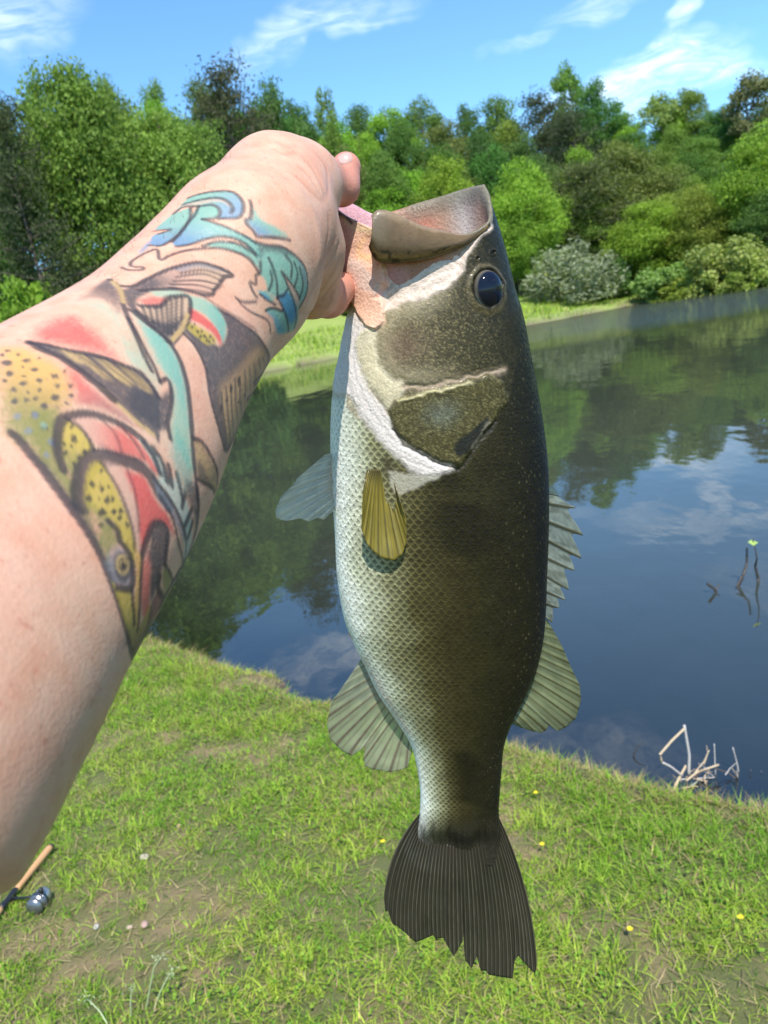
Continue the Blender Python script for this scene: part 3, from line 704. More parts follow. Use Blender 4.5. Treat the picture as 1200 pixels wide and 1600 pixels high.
paint(sstep(-1.4, 1.4, interop), np.array([.50, .46, .36]) * (0.75 + .5 * nz1[..., None])); paint(sstep(.2, 1.2, interop) * sstep(0, 14, on(575, 530)[1] + 7 - VZ) * .5, (.46, .40, .26))
disp += sstep(-1.2, 3.0, interop) * .7
disp += sstep(-1.6, 5.0, cheek) * 1.0 * sstep(.25, .5, f_u)
preop = line_d([(633, 604), (665, 602), (700, 595), (745, 586), (787, 577)]); paint(np.exp(-(preop / 1.7) ** 2) * .75, (.36, .28, .21)); disp -= .7 * np.exp(-(preop / 1.2) ** 2)
operc = sd_poly([(604, 640), (625, 620), (700, 602), (770, 585), (795, 620), (772, 658), (756, 680), (737, 704), (722, 725), (708, 729), (672, 714), (635, 693), (612, 669)])
op_c = np.array([.052, .046, .018]) * (0.45 + 1.1 * nz1[..., None]) + sstep(.55, .7, nz2)[..., None] * np.array([.066, .062, .027])
paint(sstep(-.8, .8, operc) * .85 * sstep(.12, .4, f_u), op_c)
blu = np.exp(-(((VX - on(690, 645)[0]) / 8) ** 2 + ((VZ - on(690, 645)[1]) / 6) ** 2)); paint(blu * .6 * nz2, (.17, .21, .20))
disp += sstep(-.4, 2.2, operc) * 1.2 * sstep(.05, .3, f_u)
ridge = line_d([(622, 627), (670, 612), (735, 599)]); paint(np.exp(-(ridge / .8) ** 2) * .7, (.46, .42, .25)); disp += .5 * np.exp(-(ridge / 1.0) ** 2)
spot = sd_poly([(706, 702), (712, 688), (730, 674), (748, 660), (762, 652), (757, 676), (737, 700), (720, 714)]); paint(sstep(-.6, 1.0, spot) * .92, (.012, .013, .013))
slit = line_d([(612, 671), (635, 696), (672, 717), (708, 732), (722, 728), (737, 707), (757, 682), (774, 660)]); paint(np.exp(-(slit / .55) ** 2) * .85, (.02, .018, .012))
disp -= .8 * np.exp(-(slit / .8) ** 2)
rim_op = line_d([(737, 700), (752, 680), (762, 660)]); paint(np.exp(-(rim_op / .9) ** 2) * .6, (.27, .24, .19))
pec = line_d([(606, 722), (613, 745)]); paint(np.exp(-(pec / 2.6) ** 2) * .9, (.045, .04, .022))
basep = sd_poly([(607, 735), (650, 742), (690, 742), (640, 765), (618, 770)]); paint(sstep(-1, 1, basep) * .6, (.44, .42, .36))
# soft white skin between jaw plate and cheek
memb = sd_poly([(598, 408), (640, 398), (690, 386), (735, 372), (764, 350), (768, 356), (748, 374), (728, 400), (718, 428), (700, 446), (665, 461), (630, 473), (605, 484), (595, 470), (593, 450), (599, 432)])
wr = line_d([(600, 470), (640, 448), (700, 415)])
paint(sstep(-2.2, 1.0, memb), np.array([.60, .505, .45]) * (.86 + .2 * np.sin(wr * 1.3 + 7 * nz3 + 3 * nz1)[..., None] * .6))
up_y = sstep(0, 9, VZ - on(700, 420)[1]); paint(sstep(-.5, 1, memb) * up_y * .30, (.55, .36, .29))  # shadow of the jaw plate painted onto the skin just below it
disp -= sstep(-.5, 3.0, memb) * 2.3; disp += .16 * sstep(0, 2, memb) * np.sin(wr * 1.3 + 7 * nz3 + 3 * nz1)
jaw = sd_poly([(496, 300), (530, 326), (560, 346), (590, 356), (598, 380), (600, 410), (601, 432), (594, 455), (602, 482), (592, 514), (574, 509), (553, 479), (541, 447), (528, 400), (500, 350)])
jc = np.array([.70, .43, .34]) * (.86 + .3 * nz3[..., None])
paint(sstep(-1.6, 1.4, jaw), jc); paint(sstep(-1, 3, jaw) * sstep(on(560, 470)[1] + 6, on(560, 470)[1] - 14, VZ) * .5, (.66, .42, .32))
wp = sd_poly([(545, 402), (565, 412), (590, 440), (597, 452), (588, 458), (565, 448), (550, 430)]); paint(sstep(-1.6, 1.6, wp) * .8, (.60, .48, .45))
fl = line_d([(601, 428), (598, 446), (590, 462)]); paint(np.exp(-(fl / 1.3) ** 2) * .6, (.66, .30, .25)); disp -= .9 * np.exp(-(fl / 1.6) ** 2)
yl = line_d([(515, 325), (548, 349), (588, 364)]); paint(np.exp(-(yl / 1.8) ** 2) * .7, (.70, .56, .33))
lipd = line_d([(506, 314), (525, 330), (548, 345)]); paint(np.exp(-(lipd / 1.1) ** 2) * .9, (.05, .05, .045))
orb = line_d([(570, 372), (562, 390), (575, 402), (590, 396)]); paint(np.exp(-(orb / 1.8) ** 2) * .5, (.80, .50, .22))
disp += sstep(-.3, .9, jaw) * 1.6 * sstep(on(540, 400)[1] + 2, on(540, 400)[1] - 9, VZ)
# eye socket rim
EX, EZ = on(762, 452); de = np.hypot(VX - EX, (VZ - EZ) * .86); near_side = np.arange(NCOL)[None] < NN
disp += (0.9 * np.exp(-((de - 8.6) / 1.2) ** 2) - 1.5 * (1 - sstep(6, 8, de))); paint((1 - sstep(7.2, 8.4, de)) * .9, (.02, .02, .018))
paint(np.exp(-((de - 9.6) / .8) ** 2) * .4 * (~inside), (.16, .13, .07))
for nx, nz_ in ((770, 392), (745, 406)):        # nostrils
    a, b = on(nx, nz_); e = np.hypot(VX - a, VZ - b); disp += .5 * np.exp(-((e - 1.3) / .5) ** 2) - .5 * np.exp(-(e / .8) ** 2)
vent = np.hypot(VX - fp(541, 988)[0] * 1000, VZ - fp(541, 988)[2] * 1000); paint((1 - sstep(2.0, 4.2, vent)) * .8, (.34, .09, .08)); disp += 1.2 * (1 - sstep(.5, 3.2, vent))
anal_l = np.array(poly([(566, 1030), (606, 1100), (638, 1148)])); paint(np.exp(-(seg_dist(anal_l, VX, VZ) / 2.2) ** 2) * .35 * (~inside), (.50, .30, .24))
tailroot = 1 - sstep(.018, .050, srow[:, None] + .016 * (fbm(W * .8, U * .12, 3, 91) - .5)); paint(tailroot * .9, np.array([.024, .021, .016]) * (.6 + .8 * fineN[..., None]))
# ---- inside of the mouth
gx_ = np.clip((G3[:, :, 0] - RIM[:, 0].min()) / np.ptp(RIM[:, 0]), 0, 1)      # 0 chin .. 1 snout
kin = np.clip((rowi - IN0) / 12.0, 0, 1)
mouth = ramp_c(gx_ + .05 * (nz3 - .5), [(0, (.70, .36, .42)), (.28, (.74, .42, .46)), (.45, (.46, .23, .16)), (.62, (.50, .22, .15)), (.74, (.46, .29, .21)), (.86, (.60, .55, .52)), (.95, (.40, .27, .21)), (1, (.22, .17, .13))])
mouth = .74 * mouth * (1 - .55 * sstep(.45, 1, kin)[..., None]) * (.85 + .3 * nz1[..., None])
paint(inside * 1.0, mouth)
up_lip = sstep(.35, .6, gx_) * (rowi >= IN0 - 6) * (rowi <= IN0 + 4) * (1 - .5 * sstep(IN0 + 2, IN0 + 5, rowi)); paint(up_lip * .9, np.array([.155, .145, .110]) * (.7 + .6 * nz1[..., None]))
G3 = G3 + NV * (disp * 0.001)[..., None] * (~inside)[..., None]
rough = np.where(inside, .22, .24 + .14 * sstep(.3, .6, nz2) + .22 * hash2(np.floor(U / .6), np.floor(W * 2), 19))
V = np.concatenate([G3.reshape(-1, 3), G3[:1].mean(1), G3[-1:].mean(1)])
F = grid_faces(NROW, NCOL, True); k = np.arange(NCOL); k2 = (k + 1) % NCOL; nv = NROW * NCOL
caps = np.concatenate([np.stack([np.full(NCOL, nv), k2, k], 1), np.stack([np.full(NCOL, nv + 1), (NROW - 1) * NCOL + k, (NROW - 1) * NCOL + k2], 1)])
Cc = Cc * np.array([1.03, 1.0, .94])
colv = np.clip(np.concatenate([Cc.reshape(-1, 3), [[.03, .03, .02]], [[.2, .08, .07]]]), 0.004, .9)
m = M('fish_skin'); c = m.attr('Col')
fine = m.noise(900, 4, .6); c2 = m.mix(m.rng(fine, .3, .7), m.mix(1.0, c, (.86, .86, .86), 'MULTIPLY'), m.mix(1.0, c, (1.12, 1.12, 1.10), 'MULTIPLY'))
vor = m.n('ShaderNodeTexVoronoi'); vor.inputs['Scale'].default_value = 620; m.l(m.pos(), vor.inputs['Vector'])
hb = m.math('ADD', m.noise(1500, 3), m.math('MULTIPLY', vor.outputs['Distance'], .7))
m.set(Base_Color=c2, Roughness=m.attr('rough', 'Fac'), Normal=m.bump(hb, .45, .0007))
m.b.inputs['Specular IOR Level'].default_value = .16; m.b.inputs['Coat Weight'].default_value = .07; m.b.inputs['Coat Roughness'].default_value = .10
m.b.inputs['Subsurface Weight'].default_value = .06; m.b.inputs['Subsurface Radius'].default_value = (.004, .002, .0015)
fish = empty('fish', tuple(fp(690, 1320)))
Minv = np.array(fish.location)
def fobj(name, V, Fs, parent=fish, **k):
    return obj(name, np_mesh(name, np.asarray(V) - Minv, Fs, **k), parent)
fobj('body', V, [F, caps], colors={'Col': colv}, floats={'rough': np.concatenate([rough.ravel(), [.3, .3]])}, mats=[m.m])
SKIN_FISH = m.m
tag(fish, 'large olive green bass held up by its lower jaw, mouth gaping, tail hanging down', 'fish')

# ---- eye
m = M('fish_eye'); m.set(Base_Color=m.attr('Col'), Roughness=.06); m.b.inputs['Specular IOR Level'].default_value = .28; m.b.inputs['Coat Weight'].default_value = .0; m.b.inputs['Coat Roughness'].default_value = .02
def eyeball(side):
    b = float(half_depth(EX / 1000, EZ / 1000)); cpos = np.array([EX / 1000, YF - side * (b - .0022), EZ / 1000])
    nrm_ = np.array([.42, -side * .9, .02]); nrm_ /= np.linalg.norm(nrm_)
    t1 = np.cross(nrm_, [0, 0, 1]); t1 /= np.linalg.norm(t1); t2 = np.cross(t1, nrm_)
    la = np.linspace(0, np.pi * .56, 40); lo = np.linspace(0, 2 * np.pi, 64, endpoint=False); LA, LO = np.meshgrid(la, lo, indexing='ij')
    R_ = .0080; Vv = cpos + (np.sin(LA) * np.cos(LO) * R_)[..., None] * t1 + (np.sin(LA) * np.sin(LO) * R_ * 1.13)[..., None] * t2 + (np.cos(LA) * R_ * .72)[..., None] * nrm_
    cc = ramp_c(LA.ravel(), [(0, (.004, .005, .010)), (1.02, (.006, .008, .018)), (1.10, (.05, .045, .04)), (1.22, (.10, .09, .07)), (1.5, (.04, .035, .025)), (1.8, (.02, .02, .015))])
    low = np.clip(-np.sin(LO.ravel()), 0, 1) * sstep(1.18, 1.28, LA.ravel()); cc = cc * (1 - low[:, None]) + np.array([.55, .53, .45]) * low[:, None]
    fobj('eye', Vv.reshape(-1, 3), grid_faces(40, 64, True), colors={'Col': cc}, mats=[m.m])
eyeball(1); eyeball(-1)

# ---- upper jaw plate
m = M('jaw_plate'); m.b.inputs['Specular IOR Level'].default_value = .25; m.set(Base_Color=m.attr('Col'), Roughness=.36, Normal=m.bump(m.noise(700, 4), .25, .0006)); m.b.inputs['Coat Weight'].default_value = .06; m.b.inputs['Coat Roughness'].default_value = .12
def jaw_plate(side):
    U_ = resample([(766, 348), (727, 369), (692, 364), (660, 356), (635, 345), (612, 334), (592, 331), (582, 340)], 90)
    D_ = resample([(766, 352), (730, 379), (702, 391), (668, 402), (634, 407), (604, 409), (588, 404), (579, 384)], 90)
    bb = np.interp(np.linspace(0, 1, 90), [0, .25, .6, 1], [.0175, .0255, .0315, .0325])
    tv = np.linspace(0, 1, 28); pts = np.zeros((90, 28, 3)); cc = np.zeros((90, 28, 3))
    for i in range(90):
        for j, t_ in enumerate(tv):
            q = U_[i] * (1 - t_) + D_[i] * t_; bul = .0022 * min(1, i / 22) * (4 * t_ * (1 - t_)) ** .5 - .0035 * (1 - t_) * (1 - i / 89)
            p = fp(q[0], q[1], bb[i] + bul); pts[i, j] = p if side > 0 else (p[0], 2 * YF - p[1], p[2])
    II, JJ = np.meshgrid(np.linspace(0, 1, 90), tv, indexing='ij'); nn = fbm(II * 9, JJ * 5, 4, 61); n2 = fbm(II * 30, JJ * 14, 3, 62)
    cc = ramp_c(JJ + .15 * (nn - .5), [(0, (.26, .18, .11)), (.14, (.125, .080, .038)), (.6, (.092, .059, .026)), (.80, (.046, .030, .012)), (1, (.12, .078, .024))])
    cc = cc * (.75 + .5 * n2[..., None]); sp2 = sstep(.55, .66, n2) * sstep(.66, .8, JJ) ; cc = cc * (1 - .75 * sp2[..., None])
    end = sstep(.78, .95, II) * (1 - sstep(.55, .8, JJ)); cc = cc * (1 - .6 * end[..., None]) + .6 * end[..., None] * np.array([.16, .13, .09])
    o = fobj('jaw_plate', pts.reshape(-1, 3), grid_faces(90, 28), colors={'Col': cc.reshape(-1, 3)}, mats=[m.m])
    s = o.modifiers.new('thick', 'SOLIDIFY'); s.thickness = .0011; s.offset = -1 if side > 0 else 1
jaw_plate(1); jaw_plate(-1)

# ---- fins
m = M('fin_membrane'); c = m.attr('Col'); m.set(Base_Color=c, Roughness=.30); m.b.inputs['Coat Weight'].default_value = .35; m.b.inputs['Coat Roughness'].default_value = .12
tl = m.n('ShaderNodeBsdfTranslucent'); m.l(c, tl.inputs[0]); mx = m.n('ShaderNodeMixShader'); mx.inputs[0].default_value = .5
m.l(m.b.outputs[0], mx.inputs[1]); m.l(tl.outputs[0], mx.inputs[2])
tp = m.n('ShaderNodeBsdfTransparent'); mx2 = m.n('ShaderNodeMixShader'); m.l(m.attr('clear', 'Fac'), mx2.inputs[0]); m.l(mx.outputs[0], mx2.inputs[1]); m.l(tp.outputs[0], mx2.inputs[2]); m.l(mx2.outputs[0], m.out.inputs[0]); FIN = m.m
def fin(name, base, tip, nrays, memb, rayc, b0=0.0, b1=0.0, clear=.15, by='arc', bow=0.0, wave=.0015, spiny=False, dark_tip=0.0, nv_=36, base_c=None, relief=.0005, fork=True, crumple=.0012):
    nu = nrays * 10 + 1; u = np.linspace(0, 1, nu)
    Bp = resample(base, nu)
    tip = np.asarray(tip, float)
    if by == 'x': o = (tip[:, 0] - tip[0, 0]) / (tip[-1, 0] - tip[0, 0]); o = np.maximum.accumulate(o + np.arange(len(o)) * 1e-6); Tp = np.stack([np.interp(u * o[-1], o, tip[:, k]) for k in (0, 1)], 1)
    else: Tp = resample(tip, nu, False)
    cenu = (u - .5) * 2; tt = np.linspace(0, 1, nv_); P = np.zeros((nu, nv_, 3)); ax = (Tp - Bp); nrm2 = np.stack([-ax[:, 1], ax[:, 0]], 1); nrm2 /= np.linalg.norm(nrm2, axis=1, keepdims=True) + 1e-9
    ph = u * nrays * 2 * np.pi
    for j, t_ in enumerate(tt):
        q = Bp + ax * t_ + nrm2 * (bow * cenu * abs(1) * 4 * t_ * (1 - t_))[:, None]
        b = b0 + (b1 - b0) * t_ + .45 * relief * np.cos(ph) * (1 - .5 * t_) + wave * min(1, t_ * 3) * np.sin(u * 5.1 + t_ * 2.3 + nrays) + crumple * t_ * (fbm(u * 7 + nrays, np.full(nu, t_ * 2.5), 3, nrays) - .5)
        for i in range(nu): P[i, j] = fp(q[i, 0], q[i, 1], b[i])
    UU, TT = np.meshgrid(u, tt, indexing='ij')
    jit = .9 * (vnoise(UU * nrays * .5, TT * 1.5, 3) - .5); ray_m = sstep(.62, .97, np.cos(UU * nrays * 2 * np.pi + jit))
    if fork: ray_m = np.maximum(ray_m, .6 * sstep(.35, .6, TT) * sstep(.6, .95, np.cos(UU * nrays * 4 * np.pi + 1.2 + jit)))
    nn = fbm(UU * nrays * .7, TT * 5, 3, nrays); ns = fbm(UU * nrays * 3, TT * 22, 2, nrays + 5)
    rv = hash2(np.floor(UU * nrays + .5), np.zeros_like(UU), 7) * .9 + .55; sk = fbm(UU * nrays * .35, TT * 1.2, 2, 3 + nrays) * 1.1 + .45
    ray_m = ray_m * np.clip(rv * sk, .15, 1)
    cc = np.asarray(memb) * (.7 + .6 * nn[..., None]); cc = cc * (1 - ray_m[..., None]) + np.asarray(rayc) * ray_m[..., None] * (.75 + .5 * ns[..., None])
    if base_c is not None: wb = (1 - sstep(0, .28, TT))[..., None] * .7; cc = cc * (1 - wb) + np.asarray(base_c) * wb
    cc = cc * (1 - dark_tip * sstep(.75, 1, TT)[..., None])
    cl = clear * (1 - ray_m) * sstep(0, .2, TT)
    o = fobj(name, P.reshape(-1, 3), grid_faces(nu, nv_), colors={'Col': np.clip(cc, .004, .9).reshape(-1, 3)}, floats={'clear': cl.ravel()}, mats=[FIN])
    s = o.modifiers.new('thick', 'SOLIDIFY'); s.thickness = .00035; s.offset = 0
    return o
spine_t = [(878, 776), (900, 794), (911, 837), (908, 873), (897, 892), (888, 922), (883, 938), (873, 950), (862, 973)]
spine_b = [(849, 768), (850, 785), (849, 812), (848, 840), (846, 868), (845, 895), (845, 920), (845, 940), (846, 960)]
tips = [(856, 764)]
for i, q in enumerate(spine_t):
    if i: a_, b_ = spine_t[i - 1], q; bb_ = spine_b[i]; mx_, my_ = a_[0] * .35 + b_[0] * .65, a_[1] * .35 + b_[1] * .65; tips.append((mx_ + (bb_[0] - mx_) * .20, my_ + (bb_[1] - my_) * .20 - 6))
    tips.append(q)
def spiny_fin():
    nb = len(spine_t); nu = (nb - 1) * 16 + 1; tt = np.linspace(0, 1, 36); P = np.zeros((nu, 36, 3)); cc = np.zeros((nu, 36, 3)); cl = np.zeros((nu, 36))
    SB, TB = np.array(spine_b, float), np.array(spine_t, float)
    for i in range(nu):
        g = i / 16.0; a = min(int(g), nb - 2); f_ = g - a; bq = SB[a] * (1 - f_) + SB[a + 1] * f_; tq = TB[a] * (1 - f_) + TB[a + 1] * f_
        # the membrane sags between two spines and runs up to the tip of the next one
        dip = .30 * (1 - f_) ** .5 * np.sin(np.pi * f_ ** .45) if 0 < f_ < 1 else 0.0
        tq = bq + (tq - bq) * (1 - dip)
        near = min(f_, 1 - f_); isr = 1 - float(sstep(.03, .12, np.array(near)))
        for j, t_ in enumerate(tt):
            q = bq * (1 - t_) + tq * t_; P[i, j] = fp(q[0], q[1], .0009 * isr * (1 - .7 * t_) + .001 * math.sin(g * 1.3))
            n_ = vnoise(g * 9, t_ * 14, 3); mb = np.array([.33, .36, .29]) * (.75 + .5 * n_)
            st = float(sstep(.55, .75, vnoise(np.array(g * 4 + t_ * 1.5), np.array(t_ * 2.5), 8))) * .5; mb = mb * (1 - st) + np.array([.10, .10, .05]) * st
            cc[i, j] = mb * (1 - isr) + np.array([.075, .07, .035]) * isr; cl[i, j] = .34 * (1 - isr)
    o = fobj('spiny_dorsal_fin', P.reshape(-1, 3), grid_faces(nu, 36), colors={'Col': cc.reshape(-1, 3)}, floats={'clear': cl.ravel()}, mats=[FIN])
    s = o.modifiers.new('thick', 'SOLIDIFY'); s.thickness = .0004; s.offset = 0
spiny_fin()
fin('soft_dorsal_fin', [(845, 968), (840, 1000), (826, 1040), (808, 1082), (790, 1128)], [(855, 968), (877, 1007), (893, 1044), (906, 1071), (908, 1094), (900, 1122), (886, 1135), (872, 1142), (866, 1139), (858, 1133), (854, 1140), (847, 1145), (830, 1142), (812, 1136), (799, 1131)],
    15, (.25, .27, .13), (.085, .085, .036), clear=.34, dark_tip=.2, base_c=(.03, .032, .016))
fin('anal_fin', [(570, 1026), (584, 1052), (604, 1085), (625, 1118), (646, 1150)], [(563, 1031), (556, 1043), (533, 1076), (517, 1099), (511, 1131), (515, 1154), (533, 1172), (549, 1181), (563, 1172), (571, 1167), (568, 1185), (570, 1197), (583, 1202), (611, 1206), (636, 1200), (643, 1177)],
    13, (.42, .44, .29), (.19, .155, .105), clear=.38, base_c=(.48, .34, .25), dark_tip=.15)
fin('pelvic_fin', [(520, 708), (523, 735), (526, 765), (527, 795)], [(508, 711), (496, 721), (464, 748), (459, 757), (439, 776), (430, 799), (432, 810), (446, 814), (469, 810), (482, 815), (495, 809), (506, 812), (520, 797)],
    9, (.62, .60, .52), (.74, .68, .56), b0=.006, b1=.012, clear=.42, base_c=(.68, .50, .40), fork=True, relief=.0009)
fin('pelvic_fin', [(520, 712), (523, 735), (526, 765), (527, 790)], [(512, 716), (500, 725), (478, 748), (466, 772), (462, 790), (470, 800), (490, 803), (506, 806), (520, 794)],
    9, (.62, .60, .52), (.74, .68, .56), b0=-.012, b1=-.03, clear=.42, base_c=(.68, .50, .40), fork=True, relief=.0009)
for s_ in (1, -1):
    bb = float(half_depth(on(600, 760)[0] / 1000, on(600, 760)[1] / 1000))
    fin('pectoral_fin', [(573, 735), (585, 733), (598, 733), (611, 738)], [(567, 770), (566, 792), (565, 828), (574, 851), (586, 864), (597, 872), (606, 874), (615, 876), (629, 866), (634, 850), (635, 837), (634, 810), (626, 785)],
        13, (.36, .29, .055), (.15, .12, .030), b0=s_ * (bb - .0005), b1=s_ * (bb + .0060), clear=.06, base_c=(.06, .052, .02), relief=.0006)
fin('tail_fin', [(657, 1270), (662, 1294), (678, 1312), (700, 1320), (725, 1321), (750, 1315), (768, 1298), (777, 1272)],
    [(600, 1402), (602, 1425), (606, 1422), (613, 1443), (621, 1447), (635, 1459), (649, 1472), (658, 1469), (676, 1461), (680, 1466), (692, 1465), (697, 1474), (709, 1494), (722, 1472), (724, 1459), (727, 1500), (737, 1513), (745, 1494), (751, 1516), (759, 1517), (764, 1523), (783, 1526), (801, 1529), (804, 1500), (810, 1493), (821, 1506), (836, 1522), (839, 1508)],
    37, (.040, .036, .026), (.155, .135, .094), by='x', bow=-13, clear=.08, base_c=(.056, .046, .033), wave=.004, relief=.0006, nv_=60, crumple=.004)

# ------------------------------------------------------------------ the arm
#ARM_MATH
# built in a frame (right, down, away) in metres whose origin is the phone
def ap(px, py, d): return np.array([(px - 600) / 1190.0 * d, (py - 800) / 1190.0 * d, d])
AW = ap(358, 430, .290); AE = ap(-204, 1063, .163)
A1 = (AE - AW) / np.linalg.norm(AE - AW)                        # along the forearm, wrist to elbow
_v = -(AW + AE) / 2; _v = _v / np.linalg.norm(_v)
A3 = _v - (_v @ A1) * A1; A3 = A3 / np.linalg.norm(A3)          # out of the skin, towards the viewer
A2 = np.cross(A1, A3)
if A2[0] < 0: A2 = -A2
_mid = [ap(400, 395, .305), ap(358, 430, .290), ap(269, 538, .256), ap(177, 649, .229), ap(64, 768, .204), ap(-26, 866, .189), ap(-108, 964, .174), ap(-204, 1063, .163), ap(-300, 1185, .150)]
_hw = [.0305, .0318, .0340, .0410, .0460, .0482, .0492, .0500, .0480]
_st = np.array([(q - AW) @ A1 for q in _mid]); _o2 = np.array([(q - AW) @ A2 for q in _mid]); _o3 = np.array([(q - AW) @ A3 for q in _mid])
_hw = np.array(_hw)
def _sm(x, xs, ys):                                              # smooth interpolation
    xs = np.asarray(xs); k = np.clip(np.searchsorted(xs, x) - 1, 0, len(xs) - 2); t = np.clip((x - xs[k]) / (xs[k + 1] - xs[k]), 0, 1)
    g = np.gradient(ys, xs); h = xs[k + 1] - xs[k]; t2, t3 = t * t, t * t * t
    return (2 * t3 - 3 * t2 + 1) * ys[k] + (t3 - 2 * t2 + t) * h * g[k] + (-2 * t3 + 3 * t2) * ys[k + 1] + (t3 - t2) * h * g[k + 1]
def sd_forearm(Pm):
    q = Pm - AW; a = q @ A1; ac = np.clip(a, _st[0], _st[-1])
    wa = _sm(ac, _st, _hw); flat = np.interp(ac, [_st[0], 0, .05, .12, _st[-1]], [.72, .74, .80, .88, .95]); wb = wa * flat
    b = q @ A2 - _sm(ac, _st, _o2); c = q @ A3 - _sm(ac, _st, _o3) + wb * .35
    e = (np.abs(b / wa) ** 2.15 + np.abs(c / wb) ** 2.15) ** (1 / 2.15)
    r = (e - 1) * np.minimum(wa, wb)
    return np.where(a == ac, r, np.hypot(np.maximum(r, 0), a - ac) + np.minimum(r, 0) * .0)
def sd_cone(Pm, A, B, ra, rb):
    e = B - A; L2 = e @ e; t = np.clip(((Pm - A) @ e) / L2, 0, 1)
    return np.linalg.norm(Pm - A - t[..., None] * e, axis=-1) - (ra + (rb - ra) * t)
def smin(a, b, k):
    h = np.clip(.5 + .5 * (b - a) / k, 0, 1); return b + (a - b) * h - k * h * (1 - h)
HAND = [  # px, py, depth, radius  ->  px, py, depth, radius, blend
    ((372, 420, .297, .0285), (425, 350, .318, .0265), .012),     # heel of the hand
    ((388, 372, .302, .0265), (432, 300, .325, .0218), .010),     # ball of the thumb
    ((432, 300, .325, .0218), (468, 290, .334, .0188), .008),
    ((430, 375, .325, .0260), (468, 396, .333, .0192), .010),     # web and index knuckle
    ((425, 330, .350, .0250), (455, 400, .362, .0200), .012),     # body of the palm, going away
    ((420, 335, .380, .0210), (455, 400, .392, .0170), .012)]
FINGERS = [  # knuckle, middle joint, end joint, tip (px, py, depth, radius)
    [(470, 400, .335, .0185), (486, 452, .345, .0130), (512, 463, .357, .0098), (528, 452, .369, .0085)],
    [(474, 395, .358, .0150), (492, 455, .366, .0110), (520, 462, .377, .0095), (536, 448, .388, .0084)],
    [(472, 392, .378, .0140), (490, 450, .386, .0105), (518, 458, .396, .0092), (536, 444, .405, .0080)],
    [(468, 388, .396, .0125), (486, 440, .402, .0092), (512, 448, .411, .0080), (528, 436, .418, .0070)]]
THUMB = [(446, 292, .330, .0185), (498, 284, .345, .0118), (533, 292, .352, .0080), (541, 262, .3535, .0068)]
def sd_arm(Pm):
    d = sd_forearm(Pm)
    up = [ap(-316, 1185, .157), np.array([-.150, .085, .100]), np.array([-.180, .145, -.03]), np.array([-.200, .190, -.11])]
    for a, b, ra, rb in ((up[0], up[1], .045, .045), (up[1], up[2], .047, .050), (up[2], up[3], .050, .055)): d = smin(d, sd_cone(Pm, a, b, ra, rb), .02)
    for a, b, k in HAND: d = smin(d, sd_cone(Pm, ap(*a[:3]), ap(*b[:3]), a[3], b[3]), k)
    f_all = None
    for ch in FINGERS:
        f = None
        for a, b in zip(ch[:-1], ch[1:]):
            s = sd_cone(Pm, ap(*a[:3]), ap(*b[:3]), a[3], b[3]); f = s if f is None else smin(f, s, .0018)
        f_all = f if f_all is None else smin(f_all, f, .0012)
    d = smin(d, f_all, .005)
    t = None
    for a, b in zip(THUMB[:-1], THUMB[1:]):
        s = sd_cone(Pm, ap(*a[:3]), ap(*b[:3]), a[3], b[3]); t = s if t is None else smin(t, s, .0035)
    return smin(d, t, .0045)
def arm_uv(Pm):
    """skin coordinates in mm: along the forearm from the wrist, and round it (at a 38 mm radius)"""
    q = Pm - AW - .015 * -A3; a = q @ A1; return a * 1000, np.arctan2(q @ A2, q @ A3 + .012) * 38.0
